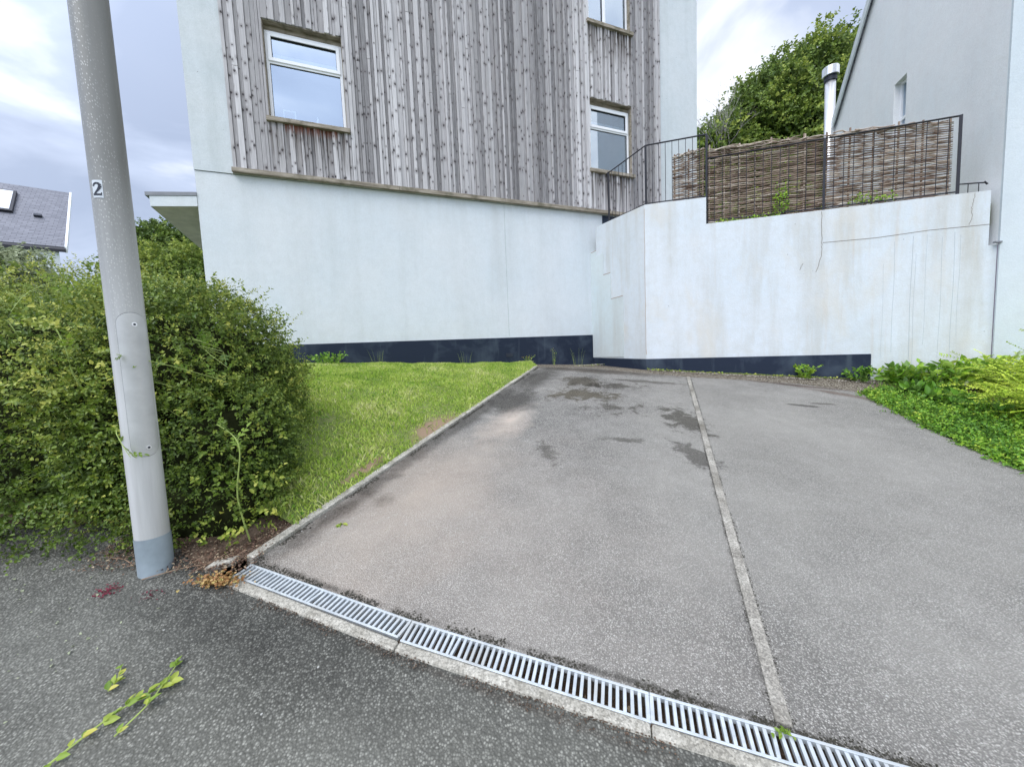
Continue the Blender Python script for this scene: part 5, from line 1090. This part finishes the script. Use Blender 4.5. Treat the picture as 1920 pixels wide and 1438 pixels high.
crumbs('moss_crumbs', 'black crumbs of moss and grit on both sides of the divider strip', ed_[:0]+[((2.864, 5.98), (.915, 1.19)), ((.862, 1.19), (2.81, 5.99))], 1500, .0026, lambda m_: rng.random(m_), M['crumb'], .007)
crumbs('moss_crumbs', 'dark grit lying along the road side of the kerb stones', [(KRB[i+1], KRB[i]) for i in range(4)], 1800, .003, lambda m_: rng.random(m_), M['soil'], .02)
crumbs('moss_crumbs', 'dark moss and grit along the foot of the lawn edging', [((.47, 6.7), (-1.445, 1.98))], 2000, .0045, lambda m_: rng.random(m_), M['crumb'], .018)
for k, (x, y, a, L, lab_) in enumerate(((-1.93, 1.83, .35, .34, 'longest dry twig lying on the road at the foot of the lamp post'), (-1.72, 1.86, .9, .22, 'short dry twig between the lamp post and the drain corner'), (-2.25, 1.98, -.3, .20, 'dry twig on the road left of the lamp post'), (-1.52, 1.90, 2.2, .16, 'reddish twig resting across the corner of the drain'))):
    q = MB(); d = Vector((math.cos(a), math.sin(a), 0)); c = curve([Vector((0, 0, 0)), d*L*.5+Vector((0, .012, .008)), d*L], 8)
    c = [Vector((p.x, p.y, p.z+.189*p.y-.04*p.x)) for p in c]; q.tube(c, .0028, 5, .5, .0015); q.tube([c[4], c[4]+Vector((.03, .05, .015))], .0016, 4)
    o = q.build('twig', M['dead_stem']); o.location = G(x, y, .010); tag(o, lab_, 'twig', 'dry twigs around the lamp post')
# cut sprigs on the road
def cut_sprig(label, pts, leaf_at, mat='leaf_yellow', r=.003):
    b = Vector(G(*pts[0][:2], 0)); t_ = thing('cut_sprig', label, 'cutting', tuple(b), 0, 'green hedge cuttings lying on the road'); sm = MB()
    c = curve([Vector(G(x, y, z))-b for x, y, z in pts], 20); sm.tube(c, r, 5, .5, r*.55); P, D, N, L, W, T = [], [], [], [], [], []
    for (f, sd, l, tn) in leaf_at:
        i = int(f*20); d = (c[min(i+1, 20)]-c[max(0, i-1)]).normalized(); nrm_ = Vector((0.04, -.189, 1)).normalized(); sde = nrm_.cross(d).normalized()
        P.append(tuple(c[i]+nrm_*.002)); D.append(tuple(d*.75+sde*sd+nrm_*rng.uniform(.0, .35))); N.append(tuple(nrm_+Vector(rng.normal(size=3))*.35)); L.append(l); W.append(l*.27); T.append(tn)
    leaves('leaves', np.array(P), np.array(D), np.array(N), np.array(L), np.array(W), np.array(T), M[mat], t_, curl=.12); sm.build('stem', M['stem'], t_)
rl_ = lambda k, lo=.018, hi=.050: [(min(.99, max(.02, f+rng.normal()*.012)), rng.uniform(-1.1, 1.1), rng.uniform(lo, hi), rng.uniform(.1, 1.0)) for g_ in np.linspace(.06, .98, max(4, k//3)) for f in [g_]*rng.choice((2, 3, 5))]
cut_sprig('longest green cutting on the road, running out of the bottom left of the photo', [(-1.525, 1.03, .012), (-1.46, 1.19, .012), (-1.40, 1.262, .02), (-1.33, 1.33, .012)], rl_(30), r=.004)
cut_sprig('forked green cutting crossing over the longest one', [(-1.375, 1.155, .012), (-1.35, 1.24, .018), (-1.352, 1.31, .022), (-1.375, 1.395, .012)], rl_(14))
cut_sprig('short yellowish cutting lying apart, farthest left of the cuttings', [(-1.545, 1.298, .010), (-1.545, 1.33, .016), (-1.585, 1.385, .010)], rl_(10, .022, .04))
def small_flat(name, label, cat, x, y, n, sp, L, mat, tn, group=None):
    rg = rng; P = np.column_stack([rg.normal(size=n)*sp, rg.normal(size=n)*sp*.6, np.zeros(n)]); P[:, 2] = .189*P[:, 1]-.04*P[:, 0]+.003+.004*rg.random(n)
    o = leaves(name, P, rg.normal(size=(n, 3))*np.array([1, 1, .2]), np.tile([0, 0, 1.], (n, 1))+rg.normal(size=(n, 3))*.3, np.full(n, L)*(.7+.6*rg.random(n)), np.full(n, L*.3), np.clip(tn+.15*rg.normal(size=n), 0, 1), mat); o.location = G(x, y, 0); tag(o, label, cat, group); return o
small_flat('red_blossom', 'crimson withered blossom on the road left of the lamp post foot', 'blossom', -2.035, 1.765, 60, .035, .014, M['petal_red'], .4, 'red blossoms dropped on the road')
small_flat('red_blossom', 'faint dark red blossom on the road just below the lamp post', 'blossom', -1.80, 1.735, 26, .028, .012, M['petal_red'], .1, 'red blossoms dropped on the road')
small_flat('fallen_leaf', 'lone pale green leaf lying on the driveway near the left edging', 'leaf', -1.115, 2.275, 6, .012, .035, M['leaf_yellow'], .6)
small_flat('weed_plant', 'tiny green weed at the foot of the divider beside the grating', 'weed', .865, 1.165, 22, .014, .018, M['leaf_yellow'], .25)
n = 90; X = rng.uniform(-3.0, -1.7, n); Y = rng.uniform(1.2, 1.95, n); scatter_flat('fallen_petals', 'pale fallen petals and leaf scraps scattered over the left of the road', 'petals', [G(x, y, .0) for x, y in zip(X, Y)], .006+.012*rng.random(n), .75+.25*rng.random(n), M['leaf_grey'], rng, lift=.002)
